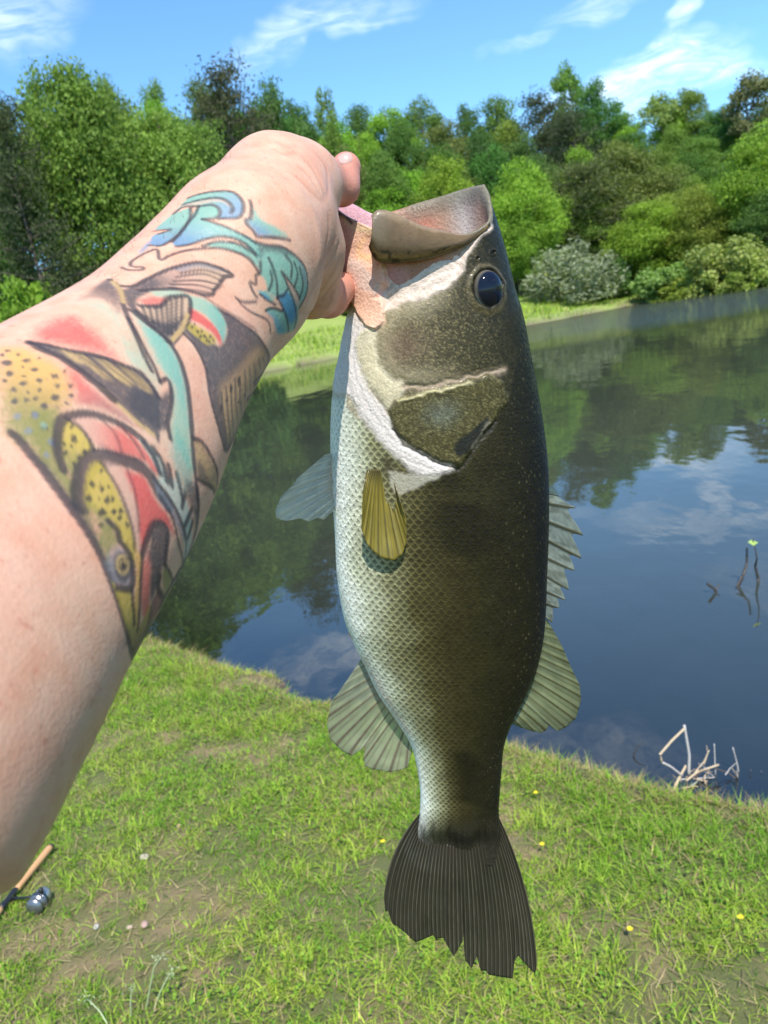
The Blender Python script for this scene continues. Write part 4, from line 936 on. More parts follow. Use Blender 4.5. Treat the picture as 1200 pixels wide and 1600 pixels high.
#END_ARM_MATH
def surface_nets(f, lo, hi, h, frame, org):
    n = np.ceil((hi - lo) / h).astype(int) + 1
    n = ((n + 3) // 4) * 4 + 1
    ax = [lo[k] + h * np.arange(n[k]) for k in range(3)]
    cl = np.stack(np.meshgrid(*[a[::4] for a in ax], indexing='ij'), -1); Dc = f(org + cl @ frame)      # coarse pass
    D = Dc.astype(np.float32)
    for k in range(3): D = np.repeat(D, 4, k)
    D = D[2:2 + n[0], 2:2 + n[1], 2:2 + n[2]]; D = np.pad(D, [(0, n[k] - D.shape[k]) for k in range(3)], mode='edge')
    near = np.argwhere(np.abs(D) < 4.6 * h)                                                            # fine pass near the skin only
    L = np.stack([ax[k][near[:, k]] for k in range(3)], 1); D[near[:, 0], near[:, 1], near[:, 2]] = f(org + L @ frame)
    s = D < 0; cs = np.stack([s[i:n[0] - 1 + i, j:n[1] - 1 + j, k:n[2] - 1 + k] for i in (0, 1) for j in (0, 1) for k in (0, 1)]).sum(0)
    act = (cs > 0) & (cs < 8); idx = np.full(act.shape, -1, np.int64); cells = np.argwhere(act); idx[act] = np.arange(len(cells))
    acc = np.zeros((len(cells), 3)); cnt = np.zeros(len(cells)); cr = [(i, j, k) for i in (0, 1) for j in (0, 1) for k in (0, 1)]
    for a in cr:
        for b in cr:
            if sum(b) - sum(a) != 1 or any(b[q] < a[q] for q in range(3)): continue
            da = D[cells[:, 0] + a[0], cells[:, 1] + a[1], cells[:, 2] + a[2]]; db = D[cells[:, 0] + b[0], cells[:, 1] + b[1], cells[:, 2] + b[2]]
            x = (da < 0) != (db < 0); t = np.where(x, da / np.where(da == db, 1, da - db), 0)
            acc += np.where(x[:, None], np.array(a) + (np.array(b) - np.array(a)) * t[:, None], 0); cnt += x
    P = lo + h * (cells + acc / cnt[:, None]); quads = []
    for k in range(3):
        o1, o2 = [(1, 2), (2, 0), (0, 1)][k]; sl0 = [slice(None)] * 3; sl1 = [slice(None)] * 3; sl0[k] = slice(0, -1); sl1[k] = slice(1, None)
        ch = s[tuple(sl0)] != s[tuple(sl1)]; e = np.argwhere(ch); e = e[(e[:, o1] > 0) & (e[:, o2] > 0) & (e[:, o1] < n[o1] - 1) & (e[:, o2] < n[o2] - 1)]
        def c(d1, d2): g = e.copy(); g[:, o1] -= d1; g[:, o2] -= d2; return idx[g[:, 0], g[:, 1], g[:, 2]]
        q = np.stack([c(1, 1), c(0, 1), c(0, 0), c(1, 0)], 1); fl = s[e[:, 0], e[:, 1], e[:, 2]]; q[~fl] = q[~fl][:, ::-1]; quads.append(q)
    return org + P @ frame, np.concatenate(quads)
fr_ = np.stack([A1, A2, A3])
PV, PF = surface_nets(sd_arm, np.array([-.155, -.085, -.115]), np.array([.44, .28, .075]), .0030, fr_, AW)
PF = PF[(PF >= 0).all(1)]
def to_world(Pm): return CAM + Pm[:, :1] * c_r - Pm[:, 1:2] * c_u + Pm[:, 2:3] * c_f
# two rounds of subdivision, then back onto the skin surface
tmp = bpy.data.objects.new('tmp', np_mesh('tmp', PV, PF)); col.objects.link(tmp)
ss = tmp.modifiers.new('s', 'SUBSURF'); ss.levels = 2; ss.render_levels = 2
dg = bpy.context.evaluated_depsgraph_get(); me = bpy.data.meshes.new_from_object(tmp.evaluated_get(dg))
bpy.data.objects.remove(tmp)
PV = np.empty(len(me.vertices) * 3, np.float32); me.vertices.foreach_get('co', PV); PV = PV.reshape(-1, 3).astype(float)
ANRM = np.empty(len(me.vertices) * 3, np.float32); me.vertices.foreach_get('normal', ANRM); ANRM = ANRM.reshape(-1, 3).astype(float)
d0 = sd_arm(PV); d1 = sd_arm(PV + ANRM * .0003); sl_ = np.clip((d1 - d0) / .0003, .35, 1.2)
PV = PV - ANRM * np.clip(d0 / sl_, -.0010, .0010)[:, None]
UA, WA = arm_uv(PV)
# the tattoo, drawn in skin coordinates (mm along the forearm from the wrist, mm round it)
INK = []
INK.append(('fill', [(107.5, -23.0), (105.3, -21.3), (104.3, -18.5), (105.1, -15.2), (105.4, -12.1), (107.0, -9.3), (110.2, -6.8), (114.7, -5.5), (118.5, -5.5), (122.9, -4.9), (129.0, -2.0), (130.3, -2.9), (134.2, -5.6), (131.6, -11.4)], 'orange', 0.9, 4.5, 'olive', [(106.8, -16.5), (129.7, -7.6)], None))
INK.append(('fill', [(123.8, -9.2), (119.4, -6.4), (125.4, -3.5), (130.6, -0.6), (132.9, 2.7), (130.8, 3.4), (136.3, 6.0), (137.8, 8.1), (140.1, 11.0), (144.1, 14.7), (143.0, 12.5), (140.6, 8.4), (139.2, 4.7), (136.5, -0.6), (134.8, -4.3)], 'olive', 0.9, 2.5, None, None, None))
INK.append(('fill', [(95.2, -22.1), (89.9, -22.4), (84.4, -21.4), (81.6, -19.3), (83.5, -15.9), (85.3, -12.0), (88.1, -8.4), (91.0, -5.3), (93.2, -8.7), (95.7, -11.8), (97.8, -15.7), (99.3, -18.7)], 'red', 0.85, 5, None, None, None))
INK.append(('fill', [(104.1, -10.7), (103.9, -8.3), (105.4, -4.9), (106.3, -1.0), (106.4, 3.0), (107.1, 5.2), (108.7, 3.6), (110.0, -0.1), (112.9, -3.3), (114.2, -5.2), (110.7, -7.2), (107.5, -9.6)], 'red', 0.8, 3.5, 'plum', [(105.9, -8.6), (108.8, 2.4)], None))
INK.append(('fill', [(75.2, -23.0), (71.9, -19.9), (69.8, -16.8), (72.3, -13.4), (71.9, -11.8), (78.4, -8.8), (83.9, -5.0), (86.8, -0.4), (88.8, -2.3), (85.6, -5.9), (80.0, -9.8), (75.6, -14.3), (75.5, -18.2)], 'foam', 0.6, 3.5, None, None, None))
INK.append(('fill', [(74.1, -22.9), (61.2, -23.7), (55.6, -23.5), (58.0, -20.1), (63.4, -15.8), (71.5, -12.2), (72.3, -13.4), (69.9, -16.1), (69.6, -19.6)], 'shade', 0.85, 2, None, [(61.1, -18.6), (72.7, -22.3)], 0.35))
INK.append(('fill', [(68.1, -11.0), (69.5, -6.2), (69.3, -2.6), (70.5, 0.9), (73.2, 4.4), (78.3, 8.4), (83.3, 11.3), (88.4, 14.1), (93.4, 16.9), (97.8, 19.7), (100.5, 21.7), (102.2, 18.9), (101.4, 15.9), (100.6, 12.8), (97.8, 10.8), (91.6, 8.7), (87.1, 7.3), (83.6, 4.8), (82.4, 1.7), (79.6, -1.1), (76.0, -4.7)], 'foam', 0.9, 3, 'teal', [(88.2, 4.7), (81.7, 10.2)], None))
INK.append(('fill', [(74.3, -9.5), (75.5, -7.0), (80.1, -2.7), (83.5, 1.1), (86.9, 3.9), (91.1, 4.8), (89.3, 0.9), (88.1, -2.6), (87.6, -4.1)], 'foam', 0.55, 3.5, None, None, None))
INK.append(('fill', [(101.3, -19.8), (99.8, -17.6), (98.7, -14.7), (97.2, -12.3), (94.6, -9.3), (92.3, -6.0), (91.2, -3.7), (89.3, -0.5), (90.3, 2.7), (92.2, 5.6), (104.9, 11.0), (105.0, 9.2), (106.1, 6.1), (105.7, 2.7), (104.9, -0.7), (103.9, -4.0), (103.3, -7.5), (102.8, -9.9), (102.3, -13.2), (102.5, -16.3)], 'shade', 0.9, 0.8, None, None, None))
INK.append(('fill', [(97.4, -0.2), (94.3, 1.8), (92.2, 4.2), (91.5, 5.7), (85.4, 6.3), (89.2, 8.1), (95.2, 9.4), (99.0, 10.9), (101.4, 9.9), (102.9, 6.9), (103.1, 2.0)], 'shade', 0.92, 1.5, None, None, None))
INK.append(('fill', [(99.4, -15.0), (98.5, -12.8), (99.6, -9.0), (100.9, -10.7)], 'gold', 0.9, 1.2, None, None, None))
INK.append(('fill', [(98.2, -12.4), (96.6, -10.8), (98.8, -3.4), (100.4, -5.2)], 'gold', 0.9, 1.2, None, None, None))
INK.append(('fill', [(95.5, -8.6), (93.7, -6.7), (94.6, 0.3), (97.7, -2.0)], 'gold', 0.9, 1.2, None, None, None))
INK.append(('fill', [(92.7, -4.9), (91.3, -2.6), (91.2, 2.4), (92.8, 3.9), (94.3, 1.5)], 'gold', 0.9, 1.2, None, None, None))
INK.append(('line', [(97.5, -12.2), (98.4, -7.8), (99.6, -3.7)], 'ink', 0.55, 0.9))
INK.append(('line', [(96.3, -10.4), (97.8, -5.6), (97.4, -1.2)], 'ink', 0.55, 0.9))
INK.append(('line', [(94.6, -8.1), (95.5, -3.5), (95.4, 0.3)], 'ink', 0.55, 0.9))
INK.append(('line', [(93.3, -6.9), (93.6, -2.0), (93.4, 2.2)], 'ink', 0.55, 0.9))
INK.append(('line', [(92.3, -4.5), (92.0, -0.7), (92.3, 3.1)], 'ink', 0.55, 0.9))
INK.append(('line', [(104.0, -3.7), (105.1, 0.9), (105.6, 4.9), (104.5, 9.0)], 'gold', 0.9, 1.3))
INK.append(('line', [(101.3, -19.8), (99.8, -17.6), (98.7, -14.7), (97.2, -12.3), (94.6, -9.3), (92.3, -6.0), (91.2, -3.7), (89.3, -0.5), (90.3, 2.7), (92.2, 5.6)], 'ink', 0.85, 1.5))
INK.append(('line', [(101.3, -19.8), (102.5, -16.3), (102.3, -13.2), (102.8, -9.9), (103.3, -7.5), (103.9, -4.0), (104.9, -0.7)], 'ink', 0.85, 2.6))
INK.append(('dots', [(112.8, -18.9, -0.8, 0.75, 1.15, 0.55), (109.1, -16.8, -0.65, 0.55, 0.9, 0.4), (111.1, -14.4, -0.7, 0.55, 0.85, 0.35), (116.2, -16.7, -0.55, 0.5, 1.05, 0.5), (117.5, -13.6, -0.75, 0.55, 0.95, 0.4), (113.7, -12.2, -0.65, 0.45, 0.75, 0.35), (109.8, -11.0, -0.75, 0.5, 0.85, 0.4), (112.3, -9.4, -0.65, 0.4, 0.75, 0.3), (116.3, -8.1, -0.8, 0.5, 1.0, 0.4), (109.9, -7.8, -0.6, 0.35, 0.75, 0.35), (112.7, -6.5, -0.55, 0.35, 0.75, 0.3), (106.0, -10.5, -0.55, 0.3, 0.55, 0.2), (120.8, -8.3, -0.7, 0.45, 0.95, 0.45), (116.8, -11.0, -0.45, 0.3, 0.6, 0.25), (120.2, -10.2, -0.45, 0.3, 0.65, 0.3), (121.9, -11.0, -0.55, 0.4, 0.65, 0.3), (124.2, -12.2, -0.6, 0.45, 0.9, 0.4), (120.9, -13.9, -0.55, 0.4, 0.75, 0.35), (119.4, -11.9, -0.3, 0.2, 0.5, 0.2), (124.6, -8.3, -0.65, 0.45, 0.9, 0.4), (126.2, -5.9, -0.65, 0.45, 0.85, 0.4), (115.9, -6.1, -0.4, 0.25, 0.5, 0.15), (118.9, -6.7, -0.35, 0.2, 0.4, 0.15), (111.7, -11.3, -0.3, 0.25, 0.4, 0.15), (115.0, -14.6, -0.35, 0.3, 0.55, 0.25), (111.9, -16.2, -0.35, 0.3, 0.35, 0.15), (106.1, -15.6, -0.4, 0.3, 0.5, 0.25), (108.0, -18.9, -0.3, 0.3, 0.65, 0.3), (107.7, -21.2, -0.4, 0.45, 0.55, 0.3), (110.2, -21.1, -0.3, 0.35, 0.7, 0.35), (119.3, -16.1, -0.4, 0.3, 0.6, 0.3)], 'shade', 0.85))
INK.append(('dots', [(127.8, -10.1, -0.55, 0.4, 0.85, 0.4), (129.8, -7.3, -0.75, 0.5, 0.95, 0.4), (128.6, -3.5, -0.65, 0.45, 0.75, 0.35)], 'slate', 0.7))
INK.append(('dots', [(124.6, -8.3, -0.55, 0.4, 0.95, 0.4), (129.1, -3.1, -0.55, 0.4, 0.65, 0.3), (132.7, -2.6, -0.5, 0.35, 0.6, 0.25)], 'slate', 0.8))
INK.append(('dots', [(126.0, -6.1, -0.6, 0.4, 0.8, 0.35)], 'foam', 0.5))
INK.append(('line', [(132.8, -8.6), (133.7, -6.6), (135.2, -4.2), (136.2, -1.9), (138.0, 1.6), (139.6, 4.9), (141.3, 8.7), (143.0, 12.5), (144.7, 15.5), (146.5, 18.8), (148.7, 23.0), (150.3, 27.6), (150.8, 33.5), (148.5, 39.1)], 'ink', 0.85, 2.4))
INK.append(('fill', [(134.1, -4.7), (134.3, -1.9), (136.2, 1.7), (137.5, 5.2), (138.5, 8.4), (140.2, 11.8), (142.8, 15.3), (145.2, 19.0), (146.5, 18.8), (144.7, 15.5), (143.0, 12.5), (141.3, 8.7), (139.6, 4.9), (138.0, 1.6), (136.2, -1.9), (135.5, -4.0)], 'shade', 0.55, 2.0, None, None, None))
INK.append(('fill', [(122.8, -4.4), (120.1, -4.5), (119.9, -1.7), (121.4, 1.2), (122.7, 2.4), (127.3, 2.4), (131.1, 3.2), (132.8, 2.0), (131.3, -0.2), (127.4, -2.6)], 'yellow', 0.9, 1.2, 'olive', [(123.4, -2.2), (132.2, 2.4)], None))
INK.append(('fill', [(119.8, -4.3), (115.4, -2.6), (114.2, -0.1), (112.3, 2.7), (111.6, 6.1), (112.5, 8.9), (113.2, 11.3), (115.8, 8.7), (119.1, 5.5), (121.0, 3.1), (121.4, 1.2), (119.9, -1.7)], 'blush', 0.8, 1.5, 'red', [(119.0, -2.1), (114.5, 6.5)], None))
INK.append(('fill', [(111.3, 2.7), (110.2, 4.8), (110.8, 8.2), (111.5, 11.9), (112.7, 14.4), (114.2, 13.2), (113.6, 11.1), (112.0, 7.1)], 'red', 0.85, 1.0, None, None, None))
INK.append(('fill', [(120.2, 2.7), (118.5, 5.2), (115.3, 8.5), (114.0, 11.3), (116.9, 9.2), (119.9, 5.8), (121.8, 3.4)], 'ink', 0.6, 2.2, None, None, None))
INK.append(('dots', [(121.4, -2.9, -0.35, 0.25, 0.4, 0.15), (123.9, -1.2, -0.65, 0.4, 1.1, 0.45), (123.1, 0.1, -0.3, 0.2, 0.4, 0.15), (128.8, -0.6, -0.5, 0.3, 0.65, 0.3), (125.2, 1.5, -0.4, 0.3, 0.7, 0.3), (127.5, 1.2, -0.45, 0.25, 0.6, 0.25), (126.2, -0.8, -0.4, 0.2, 0.5, 0.2), (129.9, 1.2, -0.35, 0.25, 0.35, 0.15), (127.0, -1.7, -0.3, 0.2, 0.3, 0.1)], 'ink', 0.85))
INK.append(('line', [(133.2, 0.9), (130.5, -1.4), (126.9, -3.1), (122.6, -4.5), (119.5, -4.5), (115.2, -2.7), (112.5, -0.4), (110.2, 3.3), (109.1, 7.5), (110.2, 11.4), (112.2, 14.7)], 'ink', 0.85, 2.2))
INK.append(('line', [(120.2, -4.3), (119.9, -1.7), (121.3, 0.8), (122.9, 2.3)], 'ink', 0.85, 1.0))
INK.append(('line', [(113.5, 0.3), (114.1, 3.4), (117.2, 6.2)], 'ink', 0.5, 0.8))
INK.append(('line', [(110.8, 3.6), (111.6, 6.9), (113.3, 10.1)], 'ink', 0.6, 0.9))
INK.append(('line', [(137.8, 6.5), (134.6, 4.8), (130.6, 3.5), (127.4, 3.2), (123.7, 3.9), (119.9, 6.5), (116.9, 10.0), (116.2, 13.2), (117.2, 16.1), (117.3, 19.6)], 'ink', 0.85, 4.2))
INK.append(('fill', [(132.7, 4.9), (129.0, 3.7), (125.1, 3.8), (124.2, 4.8), (125.9, 7.7), (128.4, 11.2), (130.5, 14.4), (133.1, 17.4), (134.1, 19.0), (138.8, 21.3), (137.9, 17.9), (136.8, 14.9), (135.0, 12.2), (136.3, 10.6), (136.9, 8.7), (136.4, 6.7)], 'yellow', 0.9, 1.2, None, None, None))
INK.append(('fill', [(135.7, 6.4), (135.0, 8.4), (134.4, 11.1), (135.6, 13.4), (136.9, 13.2), (138.9, 11.1), (137.8, 8.1)], 'olive', 0.7, 2.5, None, None, None))
INK.append(('fill', [(123.8, 4.6), (122.2, 6.0), (120.4, 8.3), (119.3, 10.2), (117.9, 13.0), (119.2, 16.1), (119.2, 20.9), (120.8, 25.6), (122.2, 23.0), (123.4, 20.2), (126.1, 18.9), (130.4, 20.0), (134.5, 21.1), (134.6, 19.4), (132.5, 17.0), (130.3, 13.8), (127.0, 9.7)], 'blush', 0.7, 1.2, None, None, None))
INK.append(('fill', [(121.4, 8.3), (118.0, 11.7), (118.8, 14.4), (119.8, 16.9), (119.2, 20.9), (120.6, 25.4), (122.1, 21.4), (124.8, 19.3), (129.4, 19.9), (133.9, 20.7), (131.9, 18.2), (127.3, 14.9), (124.1, 11.6)], 'red', 0.92, 1.3, None, None, None))
INK.append(('dots', [(131.2, 5.7, -0.55, 0.4, 0.85, 0.4), (126.4, 5.6, -0.45, 0.3, 0.5, 0.2), (130.2, 7.5, -0.6, 0.4, 0.7, 0.3), (134.7, 6.7, -0.7, 0.5, 0.85, 0.4), (131.6, 9.3, -0.7, 0.5, 0.9, 0.4), (130.3, 10.0, -0.5, 0.3, 0.75, 0.35), (135.1, 9.9, -0.95, 0.65, 0.85, 0.4), (132.6, 11.5, -0.6, 0.4, 0.7, 0.35), (130.9, 12.3, -0.6, 0.4, 0.7, 0.35), (132.7, 13.0, -0.6, 0.4, 0.6, 0.35), (128.4, 8.3, -0.35, 0.2, 0.4, 0.2), (129.0, 6.8, -0.35, 0.2, 0.35, 0.15), (132.7, 8.0, -0.3, 0.2, 0.3, 0.2), (132.4, 14.8, -0.55, 0.35, 0.55, 0.3), (138.1, 11.1, -0.6, 0.4, 0.6, 0.3)], 'ink', 0.85))
INK.append(('line', [(124.5, 4.6), (126.3, 8.6), (129.3, 12.9), (132.7, 16.8), (135.4, 18.9)], 'ink', 0.7, 1.0))
INK.append(('line', [(120.1, 8.5), (123.3, 12.0), (127.3, 15.0), (130.7, 17.4)], 'ink', 0.5, 0.8))
INK.append(('fill', [(137.9, 11.0), (135.9, 11.9), (136.2, 14.1), (137.8, 15.7), (140.6, 15.3), (143.7, 16.2), (142.9, 14.5), (141.1, 11.9)], 'olive', 0.85, 1.5, None, None, None))
INK.append(('fill', [(144.7, 15.5), (140.9, 15.1), (137.9, 16.4), (138.5, 19.9), (141.3, 22.6), (143.9, 22.7), (145.8, 20.4), (146.0, 18.0)], 'slate', 0.8, 2.0, None, None, None))
INK.append(('fill', [(135.4, 18.9), (134.4, 20.4), (136.6, 22.8), (142.4, 26.9), (146.3, 31.8), (146.6, 27.7), (142.7, 24.5), (138.4, 21.6)], 'orange', 0.9, 1.2, None, None, None))
INK.append(('fill', [(146.5, 18.8), (145.3, 21.2), (142.8, 23.1), (145.0, 26.9), (146.5, 30.1), (143.5, 31.5), (138.5, 30.5), (137.1, 43.7), (146.3, 37.5), (149.7, 37.0), (150.4, 28.9), (148.7, 23.0)], 'yellow', 0.85, 1.2, 'ink', [(144.8, 24.9), (148.0, 39.1)], None))
INK.append(('fill', [(135.6, 22.0), (131.2, 21.8), (136.2, 27.4), (140.2, 31.5), (143.0, 30.5), (140.0, 25.3)], 'red', 0.7, 1.5, None, None, None))
INK.append(('fill', [(127.7, 19.4), (124.8, 19.3), (122.7, 21.1), (122.8, 23.5), (125.1, 25.2), (128.4, 27.2), (131.8, 28.1), (134.3, 29.3), (138.1, 30.5), (136.8, 26.9), (134.2, 24.6), (132.4, 21.8)], 'shade', 0.9, 1.4, None, None, None))
INK.append(('fill', [(138.7, 30.9), (134.0, 30.6), (130.1, 36.8), (132.0, 38.4), (137.7, 37.2), (140.7, 40.8), (144.5, 38.4), (141.7, 34.8)], 'plum', 0.9, 1.2, 'ink', [(133.6, 34.5), (143.6, 37.1)], None))
INK.append(('fill', [(128.6, 27.5), (126.4, 31.5), (126.1, 36.0), (126.8, 38.7), (130.2, 39.6), (130.9, 36.0), (131.2, 29.5)], 'olive', 0.85, 1.2, None, None, None))
INK.append(('fill', [(150.0, 28.3), (148.9, 34.4), (83.8, 92.3), (135.9, 39.3), (141.7, 38.3), (149.0, 37.8), (150.8, 33.5)], 'ink', 0.7, 1.8, None, None, None))
INK.append(('dots', [(141.1, 19.0, -2.3, 1.65, 2.85, 1.85)], 'shade', 0.85))
INK.append(('dots', [(140.7, 18.6, -1.65, 1.2, 1.85, 1.25)], 'gold', 0.95))
INK.append(('dots', [(140.6, 18.7, -1.15, 0.8, 1.3, 0.85)], 'ink', 0.9))
INK.append(('dots', [(140.6, 18.7, -0.85, 0.55, 0.95, 0.65)], 'gold', 0.7))
INK.append(('dots', [(140.7, 18.8, -0.55, 0.4, 0.65, 0.45)], 'ink', 0.95))
INK.append(('line', [(135.7, 11.8), (135.4, 13.7), (137.0, 15.5), (137.0, 17.8), (138.4, 20.3), (141.3, 22.6), (143.6, 22.7), (146.0, 20.5)], 'ink', 0.85, 1.8))
INK.append(('line', [(142.6, 23.3), (144.7, 25.8), (146.9, 29.3)], 'ink', 0.85, 1.2))
INK.append(('line', [(134.5, 21.1), (139.1, 24.3), (143.3, 28.3), (146.3, 31.8)], 'ink', 0.85, 1.3))
INK.append(('line', [(133.9, 20.7), (129.8, 19.6), (125.5, 19.1), (122.7, 20.7), (122.5, 23.2), (125.9, 25.5), (128.4, 27.6)], 'ink', 0.85, 1.8))
INK.append(('line', [(131.8, 28.1), (133.8, 30.2), (131.6, 35.4), (132.0, 38.4)], 'ink', 0.85, 2.2))
INK.append(('line', [(128.4, 27.6), (126.4, 32.6), (123.8, 40.3), (129.2, 38.9)], 'ink', 0.85, 1.0))
INK.append(('fill', [(116.1, 14.0), (111.0, 16.2), (108.0, 18.8), (108.9, 22.4), (110.0, 26.5), (111.1, 30.8), (113.0, 36.4), (118.5, 35.4), (117.2, 30.6), (115.6, 24.9), (115.7, 20.7), (115.4, 16.8)], 'pale', 0.85, 1.5, None, None, None))
INK.append(('fill', [(116.1, 14.0), (115.7, 15.9), (115.6, 19.9), (115.6, 24.9), (116.5, 30.2), (117.8, 26.0), (118.6, 20.5), (119.0, 17.0)], 'slate', 0.75, 1.2, None, None, None))
INK.append(('fill', [(109.5, 6.9), (108.2, 10.6), (108.6, 13.6), (111.0, 16.2), (114.7, 16.4), (112.9, 13.5), (111.2, 10.1)], 'pale', 0.7, 1.2, None, None, None))
INK.append(('line', [(109.5, 8.5), (110.2, 11.4), (112.7, 14.4)], 'ink', 0.85, 1.7))
INK.append(('line', [(108.2, 10.6), (109.4, 13.9), (112.4, 16.6)], 'ink', 0.85, 1.7))
INK.append(('line', [(108.1, 15.1), (111.9, 18.1)], 'ink', 0.85, 1.7))
INK.append(('line', [(107.3, 17.6), (110.8, 22.1)], 'ink', 0.85, 1.7))
INK.append(('line', [(108.3, 22.0), (112.5, 23.1)], 'ink', 0.85, 1.7))
INK.append(('line', [(108.4, 26.2), (114.1, 26.8)], 'ink', 0.85, 1.7))
INK.append(('line', [(109.8, 28.9), (114.2, 30.5)], 'ink', 0.85, 1.7))
INK.append(('line', [(117.8, 17.0), (118.2, 22.4), (119.8, 28.6), (117.8, 38.4), (125.6, 35.8)], 'ink', 0.85, 1.1))
INK.append(('line', [(115.7, 13.9), (115.3, 18.5), (115.4, 24.6), (115.7, 31.8), (117.5, 36.4), (121.9, 37.8)], 'ink', 0.85, 1.3))
INK.append(('fill', [(95.2, 11.8), (96.3, 15.5), (99.8, 19.9), (103.6, 23.1), (108.3, 22.0), (106.9, 17.0), (103.8, 13.4)], 'teal', 0.6, 3, None, None, None))
INK.append(('fill', [(105.2, 20.1), (102.2, 24.0), (105.8, 28.9), (108.4, 26.2), (108.3, 22.0)], 'shade', 0.75, 2.2, None, None, None))
INK.append(('fill', [(107.1, 26.2), (105.5, 29.1), (108.7, 34.6), (114.1, 37.5), (123.2, 37.6), (131.3, 37.4), (135.9, 39.3), (129.0, 36.2), (119.4, 36.3), (111.2, 33.9)], 'shade', 0.7, 1.5, None, None, None))
INK.append(('line', [(67.9, -11.5), (69.5, -6.2), (69.3, -2.6), (70.5, 0.9), (73.2, 4.4), (78.3, 8.4), (83.3, 11.3), (88.4, 14.1), (93.4, 16.9), (97.8, 19.7), (101.3, 23.0), (104.2, 26.3)], 'ink', 0.85, 1.8))
INK.append(('line', [(102.4, 24.8), (105.5, 29.6), (108.7, 34.6), (114.1, 37.5), (120.7, 36.1), (127.1, 35.9), (134.2, 37.2), (140.7, 40.8), (147.7, 38.8)], 'ink', 0.85, 2.2))
INK.append(('line', [(72.0, -10.4), (75.5, -7.0), (80.1, -2.7), (83.5, 1.1), (86.9, 3.9)], 'ink', 0.85, 1.2))
INK.append(('line', [(86.9, 3.9), (83.6, 4.8), (87.1, 7.3), (92.0, 8.9), (96.8, 10.0), (100.7, 12.4)], 'ink', 0.85, 1.4))
INK.append(('fill', [(92.8, 16.6), (90.0, 19.0), (88.8, 23.7), (87.7, 29.6), (90.4, 33.7), (92.8, 30.7), (100.1, 23.5), (97.1, 20.6)], 'umber', 0.9, 0.8, None, None, None))
INK.append(('line', [(93.2, 18.5), (92.4, 20.3)], 'gold', 0.6, 1.1))
INK.append(('line', [(95.6, 19.8), (91.6, 22.5)], 'gold', 0.6, 1.1))
INK.append(('line', [(96.7, 21.3), (91.6, 24.7)], 'gold', 0.6, 1.1))
INK.append(('line', [(97.7, 22.8), (91.1, 27.3)], 'gold', 0.6, 1.1))
INK.append(('line', [(99.4, 24.0), (89.7, 31.3)], 'gold', 0.6, 1.1))
INK.append(('line', [(95.9, 27.6), (88.4, 34.0)], 'gold', 0.6, 1.1))
INK.append(('fill', [(100.1, 23.5), (97.1, 20.6), (94.9, 21.9), (94.6, 26.1), (93.7, 29.0)], 'shade', 0.7, 2, None, None, None))
INK.append(('line', [(92.8, 16.6), (90.0, 19.0), (88.8, 23.7), (87.7, 29.6), (89.7, 34.4), (92.8, 30.7), (100.1, 23.5)], 'ink', 0.85, 1.5))
INK.append(('fill', [(40.6, 2.5), (37.1, 7.2), (34.2, 12.0), (29.8, 17.4), (26.5, 23.7), (21.6, 31.7), (28.5, 32.3), (34.4, 32.8), (40.4, 32.6), (39.6, 33.4), (44.0, 33.7), (51.2, 36.0), (66.0, 32.1), (77.9, 29.0), (79.1, 24.2), (76.7, 18.5), (72.7, 14.9), (67.0, 10.9), (63.6, 7.1), (61.6, 3.2), (61.4, 1.0), (55.8, 0.1), (54.7, 4.5), (53.1, 9.8), (44.3, 9.3), (40.5, 5.5)], 'shade', 0.92, 1.2, None, None, None))
INK.append(('fill', [(53.6, 17.8), (33.6, 20.1), (26.1, 26.4), (26.2, 34.0), (37.2, 31.6), (39.6, 33.4), (50.9, 32.5), (60.9, 31.6), (75.0, 28.3), (72.4, 20.8), (66.2, 16.2)], 'umber', 0.95, 3.2, None, None, None))
INK.append(('line', [(67.2, 17.3), (72.1, 21.0), (76.1, 26.4)], 'shade', 0.75, 0.9))
INK.append(('line', [(66.7, 18.3), (71.4, 22.2), (74.6, 28.1)], 'gold', 0.45, 0.8))
INK.append(('line', [(63.1, 17.8), (69.2, 22.6), (72.4, 28.2)], 'shade', 0.75, 0.9))
INK.append(('line', [(62.6, 18.9), (68.3, 24.0), (69.8, 30.8)], 'gold', 0.45, 0.8))
INK.append(('line', [(59.7, 18.8), (65.8, 23.7), (68.4, 29.5)], 'shade', 0.75, 0.9))
INK.append(('line', [(59.1, 19.9), (64.7, 25.2), (65.4, 31.9)], 'gold', 0.45, 0.8))
INK.append(('line', [(55.5, 19.3), (61.7, 24.4), (61.6, 32.8)], 'shade', 0.75, 0.9))
INK.append(('line', [(54.8, 20.5), (60.3, 26.1), (60.7, 32.7)], 'gold', 0.45, 0.8))
INK.append(('line', [(51.9, 20.4), (57.2, 26.1), (52.9, 36.8)], 'shade', 0.75, 0.9))
INK.append(('line', [(51.0, 21.6), (55.2, 28.2), (56.3, 33.5)], 'gold', 0.45, 0.8))
INK.append(('line', [(47.5, 20.9), (51.9, 27.4), (53.9, 32.8)], 'shade', 0.75, 0.9))
INK.append(('line', [(46.5, 22.3), (49.0, 30.2), (54.3, 32.1)], 'gold', 0.45, 0.8))
INK.append(('line', [(43.3, 21.8), (46.4, 27.9), (49.9, 32.7)], 'shade', 0.75, 0.9))
INK.append(('line', [(42.2, 23.3), (42.8, 31.2), (50.5, 32.0)], 'gold', 0.45, 0.8))
INK.append(('line', [(38.9, 22.8), (39.8, 28.9), (42.0, 32.2)], 'shade', 0.75, 0.9))
INK.append(('line', [(37.5, 24.4), (13.5, 52.2), (42.8, 31.8)], 'gold', 0.45, 0.8))
INK.append(('line', [(34.3, 23.8), (33.4, 30.9), (41.0, 31.5)], 'shade', 0.75, 0.9))
